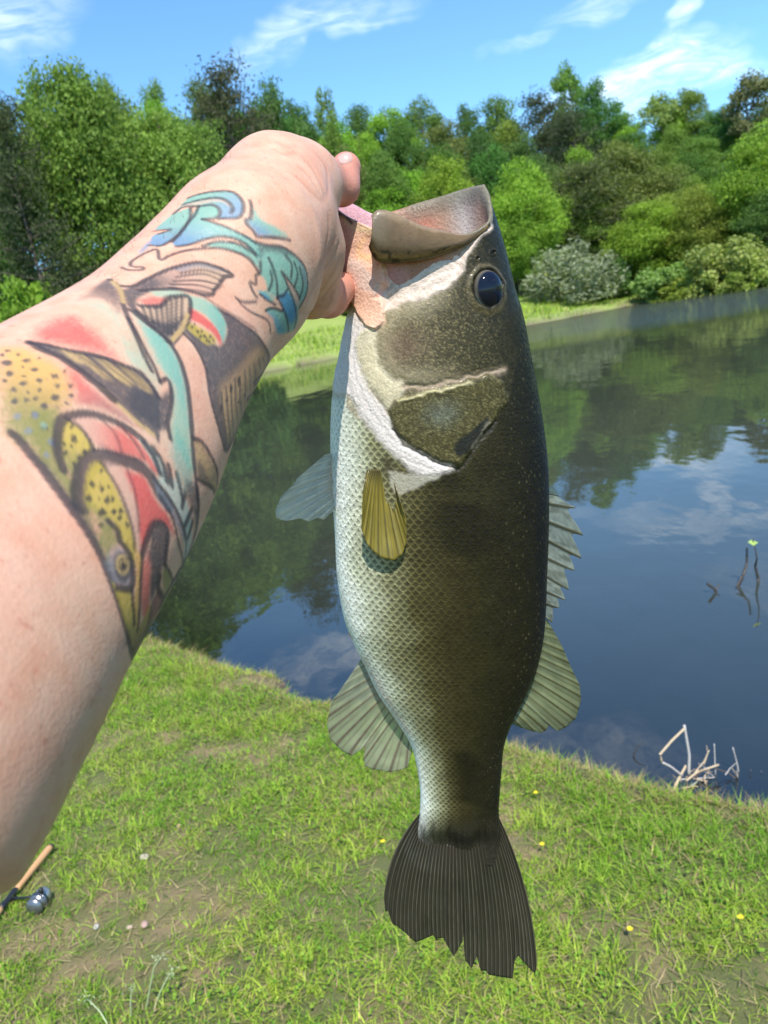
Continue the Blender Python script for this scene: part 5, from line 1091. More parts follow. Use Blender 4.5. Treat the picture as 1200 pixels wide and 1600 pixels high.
INK.append(('line', [(32.7, 25.7), (31.5, 32.9), (39.1, 33.3)], 'gold', 0.45, 0.8))
INK.append(('line', [(29.9, 25.8), (27.1, 32.8), (35.5, 32.8)], 'shade', 0.75, 0.9))
INK.append(('line', [(27.5, 28.1), (28.3, 32.7), (37.2, 32.0)], 'gold', 0.45, 0.8))
INK.append(('line', [(40.6, 2.5), (37.1, 7.2), (34.2, 12.0), (29.8, 17.4), (26.5, 23.7), (21.6, 31.7), (28.5, 32.3), (34.4, 32.8), (-103.0, 101.3), (39.6, 33.4), (44.0, 33.7), (51.2, 36.0), (66.0, 32.1), (77.9, 29.2), (79.1, 24.2), (76.7, 18.5), (73.0, 14.7), (67.0, 10.9), (63.6, 7.1), (61.6, 3.2), (61.9, 0.8)], 'ink', 0.85, 1.4))
INK.append(('dots', [(66.5, 20.0, -0.95, 0.5, 0.55, 0.25), (60.5, 19.6, -0.95, 0.5, 1.15, 0.65), (54.1, 20.9, -1.05, 0.55, 1.4, 1.0), (52.3, 26.3, -1.25, 0.75, 0.2, 0.45), (58.8, 24.9, -1.1, 0.65, 0.3, 0.35), (71.7, 19.6, -0.75, 0.35, 1.1, 0.55)], 'ink', 0.8))
INK.append(('fill', [(46.4, -5.9), (40.8, -1.2), (39.5, 3.0), (40.9, 7.2), (44.8, 9.5), (50.4, 10.3), (47.9, 6.6), (46.9, 2.2), (49.0, -1.9)], 'foam', 0.9, 1.3, 'teal', [(46.3, -2.6), (43.5, 7.8)], None))
INK.append(('fill', [(49.4, -2.1), (47.9, 1.7), (47.4, 6.3), (49.3, 9.5), (52.0, 9.9), (51.0, 6.8), (52.1, 3.0), (54.2, -0.6)], 'red', 0.92, 1.2, None, None, None))
INK.append(('fill', [(55.8, 0.1), (54.1, 2.4), (52.1, 5.8), (51.7, 8.7), (57.3, 7.5), (58.7, 4.3), (58.9, 0.4)], 'yellow', 0.8, 0.8, None, None, None))
INK.append(('dots', [(56.5, 1.6, -0.65, 0.35, 0.5, 0.2), (56.1, 3.3, -0.65, 0.35, 0.65, 0.25), (54.2, 4.3, -0.65, 0.3, 0.55, 0.2), (55.2, 5.6, -0.75, 0.35, 0.6, 0.25), (53.3, 6.8, -0.75, 0.4, 0.6, 0.25), (55.8, 6.9, -0.85, 0.4, 0.55, 0.25), (57.2, 4.6, -0.7, 0.4, 0.6, 0.25), (53.4, 8.1, -0.55, 0.3, 0.6, 0.25), (54.3, 1.6, -0.45, 0.25, 0.45, 0.2)], 'ink', 0.85))
INK.append(('fill', [(60.1, -17.3), (54.9, -15.6), (51.4, -11.4), (56.4, -12.0), (60.9, -12.3), (64.4, -11.2), (67.2, -9.3), (68.9, -5.4), (68.3, -9.9), (66.0, -13.6)], 'shade', 0.9, 1.2, None, None, None))
INK.append(('fill', [(54.4, -12.1), (47.7, -9.1), (44.1, -5.2), (44.9, -4.0), (52.0, -7.7), (55.1, -9.9)], 'foam', 0.75, 1.2, None, None, None))
INK.append(('fill', [(61.6, -12.4), (56.9, -11.0), (53.8, -8.5), (52.3, -7.6), (57.9, -7.6), (61.6, -9.8)], 'red', 0.75, 1.5, None, None, None))
INK.append(('fill', [(63.7, -10.8), (58.2, -7.5), (52.3, -7.6), (48.4, -5.9), (45.4, -4.2), (49.2, -2.0), (55.3, -0.2), (61.8, 0.3), (69.5, 0.1), (69.4, -2.2), (68.6, -6.2), (67.2, -9.3)], 'sand', 0.85, 0.6, None, None, None))
INK.append(('fill', [(66.8, -10.2), (65.6, -6.7), (62.5, -3.4), (53.1, -1.5), (58.8, -0.0), (70.0, 0.3), (70.3, -2.6), (69.0, -6.4)], 'shade', 0.92, 2.4, None, None, None))
INK.append(('line', [(67.1, -7.5), (63.6, -10.1)], 'ink', 0.7, 1.0))
INK.append(('line', [(67.5, -5.6), (61.5, -9.1)], 'ink', 0.7, 1.0))
INK.append(('line', [(67.5, -4.1), (59.3, -8.2)], 'ink', 0.7, 1.0))
INK.append(('line', [(67.5, -2.6), (57.5, -7.4)], 'ink', 0.7, 1.0))
INK.append(('line', [(67.2, -1.5), (54.4, -7.1)], 'ink', 0.7, 1.0))
INK.append(('line', [(66.0, -0.9), (51.9, -6.7)], 'ink', 0.7, 1.0))
INK.append(('line', [(63.1, -0.8), (49.6, -6.1)], 'ink', 0.7, 1.0))
INK.append(('line', [(59.2, -0.7), (47.6, -5.2)], 'ink', 0.7, 1.0))
INK.append(('line', [(63.7, -10.8), (58.2, -7.5), (52.3, -7.6), (48.3, -6.0), (45.1, -4.1), (49.0, -1.9), (55.3, -0.2), (61.8, 0.3), (69.5, 0.3), (69.4, -2.2), (68.6, -6.2), (66.8, -10.2)], 'ink', 0.85, 1.7))
INK.append(('line', [(52.6, -1.3), (59.8, -0.1), (68.1, 0.2)], 'gold', 0.9, 1.2))
INK.append(('fill', [(55.5, -16.0), (47.7, -14.9), (37.6, -12.9), (26.7, -9.0), (23.1, -5.1), (21.4, -2.1), (20.8, 0.6), (24.3, -0.6), (29.6, -0.2), (34.5, -0.1), (38.7, -1.2), (42.6, -5.0), (45.7, -7.9), (51.4, -11.4), (56.4, -14.2)], 'sand', 0.75, 0.6, 'blush', [(24.9, -3.2), (42.4, -7.2)], None))
INK.append(('fill', [(55.5, -16.0), (47.7, -14.9), (35.8, -12.0), (37.9, -9.5), (44.4, -8.4), (51.7, -11.3), (56.1, -14.0)], 'shade', 0.9, 2.4, None, [(50.5, -13.7), (39.1, -9.0)], 0.25))
INK.append(('fill', [(37.3, -13.0), (26.7, -9.0), (23.1, -5.1), (20.9, -0.3), (24.1, -3.6), (29.0, -8.0), (35.9, -10.3)], 'slate', 0.7, 1.2, None, None, None))
INK.append(('line', [(47.0, -9.0), (39.6, -3.6), (35.8, -0.5)], 'ink', 0.7, 0.9))
INK.append(('line', [(45.4, -9.6), (37.2, -4.6), (32.9, -0.3)], 'ink', 0.7, 0.9))
INK.append(('line', [(43.1, -9.8), (34.2, -4.9), (29.3, -0.6)], 'ink', 0.7, 0.9))
INK.append(('line', [(40.4, -10.1), (30.3, -5.7), (26.5, -1.0)], 'ink', 0.7, 0.9))
INK.append(('line', [(37.3, -10.2), (28.4, -6.4), (23.9, -1.5)], 'ink', 0.7, 0.9))
INK.append(('line', [(58.2, -18.5), (55.5, -16.0), (47.7, -14.9), (37.6, -12.9), (26.7, -9.0), (23.1, -5.1), (21.4, -2.1), (20.6, 0.8), (24.0, -0.7), (28.5, -0.2), (32.9, -0.3), (35.9, 0.0), (39.1, -1.5), (42.6, -5.0), (45.8, -7.8), (51.7, -11.3), (56.5, -14.1)], 'ink', 0.85, 1.5))
INK.append(('line', [(55.7, -22.7), (57.9, -19.4), (62.3, -16.3), (67.1, -13.7), (72.0, -10.4), (77.6, -6.1), (82.4, -2.2), (85.7, 1.2)], 'ink', 0.85, 1.4))
INK.append(('line', [(56.6, -21.3), (60.4, -17.5), (65.9, -14.2)], 'gold', 0.8, 1.3))
INK.append(('line', [(39.7, -1.7), (38.5, 2.6), (36.1, 6.8), (32.8, 11.3), (28.6, 16.6)], 'ink', 0.5, 1.2))
INK.append(('fill', [(7.0, -26.1), (3.2, -21.5), (7.5, -19.4), (15.5, -19.0), (22.2, -19.5), (27.4, -20.6), (27.8, -23.4), (20.8, -25.9), (16.0, -22.2), (16.0, -27.7)], 'teal', 0.85, 0.7, 'blue', [(8.1, -23.0), (27.0, -21.7)], None))
INK.append(('fill', [(22.7, -18.9), (11.1, -19.2), (2.1, -19.1), (0.9, -15.3), (2.7, -12.7), (5.6, -12.6), (7.7, -15.7), (7.6, -11.8), (7.0, -6.1), (5.7, -0.5), (9.6, 3.7), (9.1, -2.9), (10.8, -7.8), (15.1, -11.6), (20.4, -14.3), (24.5, -16.8)], 'teal', 0.88, 0.7, 'blue', [(4.3, -15.1), (22.9, -15.8)], None))
INK.append(('fill', [(-2.6, -24.2), (-4.0, -21.0), (-5.5, -16.9), (-6.7, -13.1), (-4.9, -9.9), (-1.3, -7.9), (2.5, -7.9), (5.5, -11.9), (2.7, -12.7), (0.9, -15.3), (2.1, -19.5), (2.6, -23.9), (5.5, -25.4), (0.8, -25.1)], 'teal', 0.85, 0.7, 'blue', [(-2.5, -19.7), (1.1, -8.5)], None))
INK.append(('fill', [(1.3, -24.9), (-0.2, -20.4), (-1.8, -17.1), (-2.5, -13.7), (-1.4, -11.1), (0.0, -10.8), (-1.0, -13.5), (0.0, -16.4), (1.8, -19.6), (2.9, -24.2)], 'skin', 0.75, 1.0, None, None, None))
INK.append(('fill', [(18.2, -11.0), (13.8, -8.8), (10.6, -4.2), (8.8, 1.5), (11.6, 5.6), (11.5, 1.4), (12.9, -2.4), (15.9, -7.8)], 'teal', 0.85, 0.8, None, None, None))
INK.append(('fill', [(33.5, -24.6), (25.1, -25.2), (28.9, -23.3), (35.3, -23.3)], 'blue', 0.7, 1.2, None, None, None))
INK.append(('line', [(22.7, -18.9), (19.7, -18.9), (11.7, -18.9), (6.6, -18.5), (2.1, -19.1)], 'ink', 0.8, 1.15))
INK.append(('line', [(24.5, -16.8), (20.4, -14.3), (15.1, -11.6), (10.8, -7.8), (8.8, -3.1), (8.8, 1.5)], 'ink', 0.8, 1.15))
INK.append(('line', [(6.3, -25.5), (2.6, -23.9), (2.4, -19.4), (0.9, -15.3), (2.7, -12.7), (5.6, -12.6), (7.7, -15.7)], 'ink', 0.8, 1.15))
INK.append(('line', [(7.7, -15.7), (7.6, -11.8), (7.0, -6.1), (6.1, -0.3)], 'ink', 0.8, 1.15))
INK.append(('line', [(-2.6, -24.2), (-4.0, -21.0), (-5.5, -16.9), (-6.7, -13.1), (-4.9, -9.9), (-1.3, -7.9), (2.5, -7.9), (5.5, -11.9)], 'ink', 0.8, 1.15))
INK.append(('line', [(1.0, -24.5), (-0.9, -19.8), (-2.4, -15.8), (-2.3, -12.9), (-0.2, -10.4), (1.7, -10.1)], 'ink', 0.8, 1.15))
INK.append(('line', [(3.2, -21.1), (8.2, -19.3), (15.5, -19.0), (22.2, -19.5), (27.4, -20.6), (28.4, -23.6)], 'ink', 0.8, 1.15))
INK.append(('line', [(17.5, -27.4), (16.5, -24.7), (15.8, -22.3), (19.5, -24.7)], 'ink', 0.8, 1.15))
INK.append(('line', [(18.2, -11.0), (14.1, -8.7), (10.6, -4.2), (9.1, 1.8)], 'ink', 0.8, 1.15))
INK.append(('line', [(46.1, -23.9), (47.2, -21.3), (45.0, -18.4), (43.1, -18.7), (44.5, -21.4), (41.6, -23.1), (37.2, -22.8), (32.4, -21.7), (30.2, -20.2), (35.6, -17.0), (30.6, -15.9), (23.0, -13.2), (16.1, -7.7), (12.9, -2.4), (11.8, 1.2), (12.4, 5.5)], 'ink', 0.8, 1.15))
INK.append(('fill', [(5.8, -0.5), (3.8, 2.0), (-0.7, 5.3), (-4.1, 9.2), (-7.1, 13.6), (-7.2, 17.3), (-5.9, 20.7), (0.2, 22.6), (1.3, 29.7), (8.1, 28.0), (15.1, 24.4), (15.9, 18.7), (18.3, 15.3), (16.0, 15.0), (10.2, 19.0), (10.7, 14.3), (14.3, 14.5), (16.7, 10.3), (16.5, 9.0), (13.6, 10.7), (12.1, 8.0), (12.5, 6.3), (10.2, 4.3), (8.0, 1.4)], 'teal', 0.88, 0.8, None, None, None))
INK.append(('fill', [(10.7, 14.3), (5.9, 15.0), (3.4, 19.5), (2.4, 24.1), (5.6, 26.4), (9.8, 19.6)], 'blue', 0.9, 1.2, None, None, None))
INK.append(('fill', [(16.4, 9.4), (14.4, 11.6), (14.2, 14.2), (16.1, 12.1)], 'blue', 0.8, 1.2, None, None, None))
INK.append(('fill', [(18.3, 15.3), (15.0, 17.4), (12.4, 21.9), (9.0, 27.5), (15.1, 24.4), (16.2, 19.3)], 'blue', 0.55, 2.2, None, None, None))
INK.append(('fill', [(4.7, 10.1), (2.4, 14.4), (-0.1, 19.7), (1.0, 22.2), (2.8, 20.1), (4.8, 14.2)], 'skin', 0.95, 0.5, None, None, None))
INK.append(('fill', [(13.6, 10.7), (13.5, 14.9), (10.1, 18.9), (10.7, 14.3), (12.8, 11.8)], 'skin', 0.4, 0.8, None, None, None))
INK.append(('fill', [(5.8, -0.5), (3.8, 2.0), (-0.7, 5.3), (-3.8, 8.8), (-0.8, 7.8), (3.1, 4.9), (6.3, 2.9), (9.7, 3.9)], 'shade', 0.7, 1.6, None, None, None))
INK.append(('fill', [(-4.1, 9.8), (-6.9, 13.9), (-6.7, 17.5), (-3.3, 17.4), (-4.0, 13.4)], 'slate', 0.6, 2, None, None, None))
INK.append(('fill', [(-4.0, -6.7), (-3.5, -5.3), (-2.2, -2.8), (-3.9, 0.4), (-5.6, 4.3), (-0.7, 2.2), (3.6, -1.1), (2.9, -3.5), (2.8, -5.2), (1.3, -5.9), (-0.4, -5.1)], 'teal', 0.85, 1.6, 'blue', [(-2.3, -3.5), (3.4, -2.2)], None))
INK.append(('line', [(-6.1, -8.0), (-3.6, -6.6), (-0.0, -5.4), (1.7, -5.9), (2.9, -4.8), (3.4, -2.6), (3.8, -0.9), (-0.7, 2.3), (-5.4, 5.4)], 'ink', 0.8, 1.05))
INK.append(('line', [(5.8, -0.5), (3.8, 2.0), (-0.7, 5.3), (-4.1, 9.2), (-7.1, 13.6), (-7.2, 17.3), (-5.0, 20.7), (0.2, 22.6)], 'ink', 0.8, 1.05))
INK.append(('line', [(9.7, 3.9), (12.1, 5.9), (13.8, 5.5), (15.8, 7.2), (17.3, 5.8), (18.6, 8.1), (18.6, 10.3)], 'ink', 0.8, 1.05))
INK.append(('line', [(27.3, 5.6), (25.6, 8.1), (20.1, 11.0)], 'ink', 0.8, 1.05))
INK.append(('line', [(27.3, 5.6), (27.3, 8.4), (25.2, 12.1), (19.9, 17.1), (18.8, 19.8), (19.8, 22.0)], 'ink', 0.8, 1.05))
INK.append(('line', [(4.9, 9.7), (4.7, 14.0), (3.3, 20.5), (2.3, 24.5), (2.6, 28.6)], 'ink', 0.8, 1.05))
INK.append(('line', [(10.9, 14.6), (9.0, 11.8), (7.3, 8.1), (6.3, 4.7)], 'ink', 0.8, 1.05))
INK.append(('line', [(0.3, 19.8), (-3.3, 17.4), (-3.9, 12.4)], 'ink', 0.8, 1.05))
INK.append(('line', [(1.9, 12.7), (-0.6, 10.2), (0.0, 7.4)], 'ink', 0.8, 1.05))
INK.append(('line', [(1.8, 15.6), (-1.6, 13.6), (-2.2, 10.3)], 'ink', 0.8, 1.05))
INK.append(('line', [(18.1, 15.1), (14.3, 16.3), (10.3, 19.3)], 'ink', 0.8, 1.05))
INK.append(('line', [(10.9, 14.6), (9.3, 20.2), (7.0, 28.1)], 'ink', 0.8, 1.05))
INK.append(('line', [(10.3, 14.5), (7.9, 15.4), (5.8, 14.8)], 'ink', 0.8, 1.05))
INK.append(('line', [(4.7, 10.1), (2.9, 14.1), (-0.1, 19.8)], 'ink', 0.8, 1.05))
INK.append(('line', [(12.8, 11.1), (10.1, 9.9), (8.4, 7.5)], 'ink', 0.8, 1.05))
INK.append(('line', [(16.7, 10.3), (15.4, 12.8), (12.8, 15.8)], 'ink', 0.8, 1.05))
INK.append(('crease', [(-49.9, -3.4), (-47.3, 0.5), (-45.0, 3.6), (-41.1, 5.7)], 0.9, 0.28))
INK.append(('crease', [(-42.3, -3.7), (-41.1, 1.0), (-40.2, 4.8)], 0.9, 0.28))
INK.append(('crease', [(-63.3, -3.4), (-62.4, 0.8), (-53.1, 4.2), (-44.7, 5.4)], 0.9, 0.28))
INK.append(('crease', [(-34.5, -3.2), (-35.2, 0.9), (-38.2, 5.2)], 0.9, 0.28))
INK.append(('crease', [(-46.6, 19.9), (-36.9, 22.6), (-17.7, 21.2), (-5.1, 22.7)], 1.0, 0.22))
INK.append(('crease', [(-47.2, 24.8), (-41.4, 28.2), (-38.7, 33.8)], 1.0, 0.22))
INK.append(('crease', [(-43.4, 17.1), (-32.0, 17.6), (-17.9, 17.1)], 1.0, 0.22))
INK.append(('crease', [(-39.1, 9.6), (-35.2, 13.2), (-28.5, 16.1)], 1.0, 0.22))
INK.append(('crease', [(1.5, 23.8), (-39.8, 43.4), (-45.9, 38.1)], 1.0, 0.22))
INK.append(('crease', [(-50.9, 30.0), (-44.4, 34.4), (-41.4, 40.0)], 1.0, 0.22))
INK.append(('crease', [(-28.0, -0.1), (-26.7, 6.3), (-23.4, 11.8), (-18.0, 16.7)], 3.0, -0.5))
INK.append(('crease', [(-18.0, -13.9), (-21.4, -8.1), (-25.9, -1.8)], 3.0, -0.5))
INK.append(('crease', [(-50.9, -13.6), (-50.2, -10.5), (-55.2, -9.2)], 0.9, 0.2))
INK.append(('crease', [(-44.1, -13.2), (-43.9, -9.8), (-49.4, -8.2)], 0.9, 0.2))
INKC = {'ink': (.024, .026, .036), 'shade': (.060, .060, .066), 'slate': (.19, .215, .25), 'skin': (.60, .40, .30), 'red': (.66, .095, .085), 'plum': (.27, .095, .10), 'blush': (.62, .36, .27),
        'orange': (.68, .38, .10), 'yellow': (.52, .38, .06), 'olive': (.215, .215, .06), 'gold': (.56, .37, .16), 'sand': (.55, .38, .25), 'umber': (.44, .26, .14),
        'foam': (.31, .48, .35), 'teal': (.145, .42, .34), 'blue': (.06, .25, .42), 'pale': (.47, .52, .43)}
INKC = {k: tuple(np.array(v) * .74) for k, v in INKC.items()}
nA = len(PV); n1 = fbm(UA * .05, WA * .05, 3, 1); n2 = fbm(UA * .22, WA * .22, 4, 2); n3 = fbm(UA * 1.7, WA * 1.7, 2, 3)
skin = np.array([.535, .300, .205]) + (n1 - .5)[:, None] * np.array([.06, -.03, -.02]) + (n2 - .5)[:, None] * np.array([.05, .10, .09])
skin = skin * (.93 + .14 * n3[:, None])
front = (PV - AW) @ A3 > -.03
# thumb and finger ends are redder
tipd = np.min([np.linalg.norm(PV - ap(*q[:3]), axis=1) for q in (THUMB[-1], THUMB[-2], FINGERS[0][-1], FINGERS[0][-2], FINGERS[1][-1])], 0)
rd = (1 - sstep(.008, .026, tipd))[:, None]; skin = skin * (1 - .75 * rd) + np.array([.48, .175, .130]) * .75 * rd
fk = sstep(.80, .86, fbm(UA * .8 + 40, WA * .8, 2, 33))[:, None]; skin = skin * (1 - .28 * fk * np.array([.5, 1, 1]))
Ac = skin.copy(); hgt = np.zeros(nA)
grain = fbm(UA * 2.6, WA * 2.6, 2, 8)
def a_sel(P, mrg):
    lo, hi = P.min(0) - mrg, P.max(0) + mrg; return np.where(front & (UA > lo[0]) & (UA < hi[0]) & (WA > lo[1]) & (WA < hi[1]))[0]
for it in INK:
    if it[0] == 'fill':
        _, P, c1, al, soft, c2, gr, al2 = it; P = np.array(P); P = resample(np.vstack([P, P[:1]]), 5 * len(P))[:-1]
        s = a_sel(P, soft + .5); X, Z = UA[s], WA[s]; d = seg_dist(P, X, Z, True); d = np.where(in_poly(P, X, Z), d, -d)
        mk = sstep(-soft * .5, soft * .75, d + (grain[s] - .5) * soft * .5) * al; cc = np.tile(np.array(INKC[c1]), (len(s), 1))
        if gr:
            g0, g1 = np.array(gr[0]), np.array(gr[1]); e = g1 - g0; t_ = np.clip(((X - g0[0]) * e[0] + (Z - g0[1]) * e[1]) / (e @ e), 0, 1); t_ = t_ * t_ * (3 - 2 * t_)
            if c2: cc = cc * (1 - t_[:, None]) + np.array(INKC[c2]) * t_[:, None]
            if al2 is not None: mk = mk * (1 + (al2 / al - 1) * t_)
        mk = mk * ((.97 + .2 * (grain[s] - .5)) if c1 not in ('shade', 'ink', 'umber') else np.clip(.76 + .46 * grain[s], 0, 1)); Ac[s] = Ac[s] * (1 - mk[:, None]) + cc * mk[:, None]
    elif it[0] == 'line':
        _, P, c1, al, wd = it; P = np.array(P); P = resample(P, 6 * len(P)); s = a_sel(P, 3); d = seg_dist(P, UA[s], WA[s])
        wv_ = wd * .40 * (.8 + .5 * n2[s]); mk = (1 - sstep(wv_ - .25, wv_ + .40, d)) * al; Ac[s] = Ac[s] * (1 - mk[:, None]) + np.array(INKC[c1]) * mk[:, None]
    elif it[0] == 'dots':
        _, P, c1, al = it
        for u_, w_, a1_, a2_, b1_, b2_ in P:
            det = a1_ * b2_ - a2_ * b1_; rmx = abs(a1_) + abs(a2_) + abs(b1_) + abs(b2_); s = a_sel(np.array([[u_, w_]]), rmx + 1); X, Z = UA[s] - u_, WA[s] - w_
            if abs(det) < 1e-3: continue
            q1 = (X * b2_ - Z * b1_) / det; q2 = (Z * a1_ - X * a2_) / det; e = np.hypot(q1, q2) + .35 * (n2[s] - .5); mk = (1 - sstep(.72, 1.18, e)) * al; Ac[s] = Ac[s] * (1 - mk[:, None]) + np.array(INKC[c1]) * mk[:, None]
    else:
        _, P, wd, hh_ = it; P = np.array(P); P = resample(P, 6 * len(P)); s = a_sel(P, 3 * wd); s = s[((PV[s] - AW) @ A3) > -.02]; d = seg_dist(P, UA[s], WA[s]); g_ = np.exp(-(d / wd) ** 2); hgt[s] -= hh_ * g_
        if hh_ > 0: Ac[s] *= 1 - .16 * g_[:, None] * np.array([.6, 1, 1])
# healed ink sits under the skin: a little of the skin tone shows through
Ac = Ac * .97 + skin * .03
PV = PV + ANRM * (hgt * .001)[:, None]
me.vertices.foreach_set('co', to_world(PV).astype(np.float32).ravel())
a_ = me.attributes.new('Col', 'FLOAT_COLOR', 'POINT'); a_.data.foreach_set('color', np.concatenate([np.clip(Ac, .01, .9), np.ones((nA, 1))], 1).astype(np.float32).ravel())
me.polygons.foreach_set('use_smooth', np.ones(len(me.polygons), bool)); me.update()
m = M('tattooed_skin')
v1 = m.n('ShaderNodeTexVoronoi'); v1.inputs['Scale'].default_value = 900; m.l(m.pos(), v1.inputs['Vector'])
hb = m.math('ADD', m.math('MULTIPLY', v1.outputs['Distance'], .8), m.math('MULTIPLY', m.noise(2600, 3), .5)); hb = m.math('ADD', hb, m.math('MULTIPLY', m.noise(330, 3), .5))
m.set(Base_Color=m.attr('Col'), Roughness=m.rng(m.noise(140, 4), .3, .7, .40, .56), Normal=m.bump(hb, .22, .00045))
m.b.inputs['Subsurface Weight'].default_value = .16; m.b.inputs['Subsurface Radius'].default_value = (.0042, .0016, .0009); m.b.inputs['Subsurface Scale'].default_value = 1.0
m.b.inputs['Specular IOR Level'].default_value = .30
me.materials.clear(); me.materials.append(m.m); me.name = 'person'
person = obj('person', me); tag(person, 'bare tattooed forearm and hand of a person gripping the fish by its lower jaw', 'person')
# thumbnail, set into the upper side of the thumb's end
def to_skin(px, py, lift):
    d = np.array([(px - 600) / 1190., (py - 800) / 1190., 1.0]); d /= np.linalg.norm(d); t = .30
    for _ in range(80):
        s = float(sd_arm((d * t)[None])[0]); t += s * .7
        if s < 2e-5 or t > .45: break
    p = d * t; g_ = np.array([float(sd_arm((p + e)[None])[0]) for e in np.eye(3) * 4e-4]) - float(sd_arm(p[None])[0]); g_ /= np.linalg.norm(g_) + 1e-12
    return p + g_ * lift
ra_ = np.linspace(0, 1, 7); th_ = np.linspace(0, 2 * np.pi, 28, endpoint=False); nv_l = []
for r_ in ra_:
    for t_ in th_:
        k_ = r_ * (abs(math.cos(t_)) ** 3 + abs(math.sin(t_)) ** 3) ** (-1 / 3.0)
        nv_l.append(to_skin(539.5 + 10.5 * k_ * math.cos(t_) + 3.0 * k_ * math.sin(t_), 247.5 - 3.2 * k_ * math.cos(t_) + 7.5 * k_ * math.sin(t_), .0005 * (1 - .8 * r_ ** 3)))
m = M('nail'); m.set(Base_Color=(.50, .30, .25, 1), Roughness=.28); m.b.inputs['Subsurface Weight'].default_value = .1; m.b.inputs['Coat Weight'].default_value = .3
obj('thumbnail', np_mesh('thumbnail', to_world(np.array(nv_l)), grid_faces(7, 28, True), mats=[m.m]), person)
# fine dark hairs along the wrist
rh = np.random.default_rng(4); cand = np.where((UA > -38) & (UA < 60) & (WA < -20) & (WA > -95) & ((PV - AW) @ A2 < -.012))[0]; parts = []
for i in rh.choice(cand, 170, False):
    p = PV[i]; dirn = ANRM[i] * .55 - A1 * rh.uniform(.3, .8) + rh.normal(size=3) * .25; L_ = rh.uniform(.004, .009); tt = np.linspace(0, 1, 5)[:, None]
    pts = p + dirn * L_ * tt - ANRM[i] * L_ * .35 * tt ** 2 + np.cumsum(rh.normal(size=(5, 3)) * .0002, 0); parts.append(tube(to_world(pts), np.linspace(.00005, .00002, 5), 3))
V2, Fs = join_parts(parts); m = M('arm_hair'); m.set(Base_Color=(.06, .035, .02, 1), Roughness=.5)
tag(obj('arm_hair', np_mesh('arm_hair', V2, Fs, mats=[m.m]), person), kind='stuff')

# ------------------------------------------------------------------ small things on the bank
def gz(x, y): return float(height(np.array([float(x)]), np.array([float(y)]))[0])
def ground_at(px, py, lift=0.0):
    z = .2
    for _ in range(6): p = at_z(px, py, z + lift); z = gz(p[0], p[1])
    return np.array([p[0], p[1], z + lift])
def lathe(A, axis, prof, sides=24):
    """surface of revolution: prof is (distance along axis, radius)"""
    axis = np.asarray(axis, float); axis /= np.linalg.norm(axis); pts = np.array([np.asarray(A) + axis * a for a, _ in prof]); ref = np.array([0, 0, 1.0]) if abs(axis[2]) < .8 else np.array([1.0, 0, 0])
    e1 = np.cross(axis, ref); e1 /= np.linalg.norm(e1); e2 = np.cross(axis, e1); th = np.linspace(0, 2 * np.pi, sides, endpoint=False); R_ = np.array([b for _, b in prof])
    V = pts[:, None] + R_[:, None, None] * (np.cos(th)[None, :, None] * e1 + np.sin(th)[None, :, None] * e2); n = len(prof)
    V = np.concatenate([V.reshape(-1, 3), pts[:1], pts[-1:]]); k = np.arange(sides); k2 = (k + 1) % sides
    caps = np.concatenate([np.stack([np.full(sides, n * sides), k2, k], 1), np.stack([np.full(sides, n * sides + 1), (n - 1) * sides + k, (n - 1) * sides + k2], 1)])
    return V, [grid_faces(n, sides, True), caps]
def simple(name, c, rough=.5, metal=0.0, c2=None, scale=60):
    m = M(name); m.set(Base_Color=m.mix(m.noise(scale, 5), c, c2 or tuple(x * .7 for x in c)), Roughness=rough, Metallic=metal); return m.m
CORK = simple('cork', (.60, .34, .16), .7, 0, (.42, .21, .09), 220); BLACKP = simple('black_plastic', (.018, .018, .02), .35); CHROME = simple('polished_metal', (.42, .42, .42), .28, .75); GUN = simple('dark_metal', (.10, .12, .15), .25, .8); BLUEM = simple('steel_blue_metal', (.24, .25, .26), .32, .75)
# fishing rod lying in the grass, butt end towards the water
b0 = ground_at(79, 1323, .030); b1 = ground_at(25, 1390, .032); dv = (b1 - b0); Lc = np.linalg.norm(dv); dv /= Lc
rod = empty('fishing_rod', tuple(b0)); O = b0
tag(rod, 'fishing rod with a cork butt and spinning reel lying in the grass under the elbow', 'fishing rod')
def rpart(name, VF, mat, parent=rod): return obj(name, np_mesh(name, VF[0] - O, VF[1], mats=[mat]), parent)
rpart('butt_cap', lathe(b0 - dv * .006, dv, [(0, .006), (.001, .0105), (.006, .0118), (.010, .0118)]), BLACKP)
rpart('cork_handle', lathe(b0 + dv * .004, dv, [(0, .0118), (.01, .0125), (Lc * .3, .0120), (Lc * .6, .0112), (Lc * .9, .0105), (Lc, .0100)]), CORK)
rpart('reel_seat', lathe(b0 + dv * Lc, dv, [(0, .0102), (.004, .0122), (.02, .0122), (.024, .0105), (.055, .0100), (.07, .0112), (.085, .0112), (.09, .0095)]), BLACKP)
rpart('foregrip', lathe(b0 + dv * (Lc + .09), dv, [(0, .0095), (.01, .0115), (.05, .0100), (.07, .006)]), CORK)
rpart('blank', lathe(b0 + dv * (Lc + .15), dv + np.array([0, 0, .01]), [(0, .0058), (.6, .004), (1.2, .0025), (1.7, .001)], 10), BLACKP)
for q in (.45, .85, 1.2, 1.5):
    c_ = b0 + dv * (Lc + .15 + q); th = np.linspace(0, 2 * np.pi, 15); e1 = np.cross(dv, [0, 0, 1.0]); e1 /= np.linalg.norm(e1); e2 = np.cross(e1, dv)
    rpart('guide', tube(c_ - e2 * .012 + .010 * (np.cos(th)[:, None] * e1 + np.sin(th)[:, None] * e2), np.full(15, .0008), 6), CHROME)
e1 = np.cross(dv, [0, 0, 1.0]); e1 /= np.linalg.norm(e1)
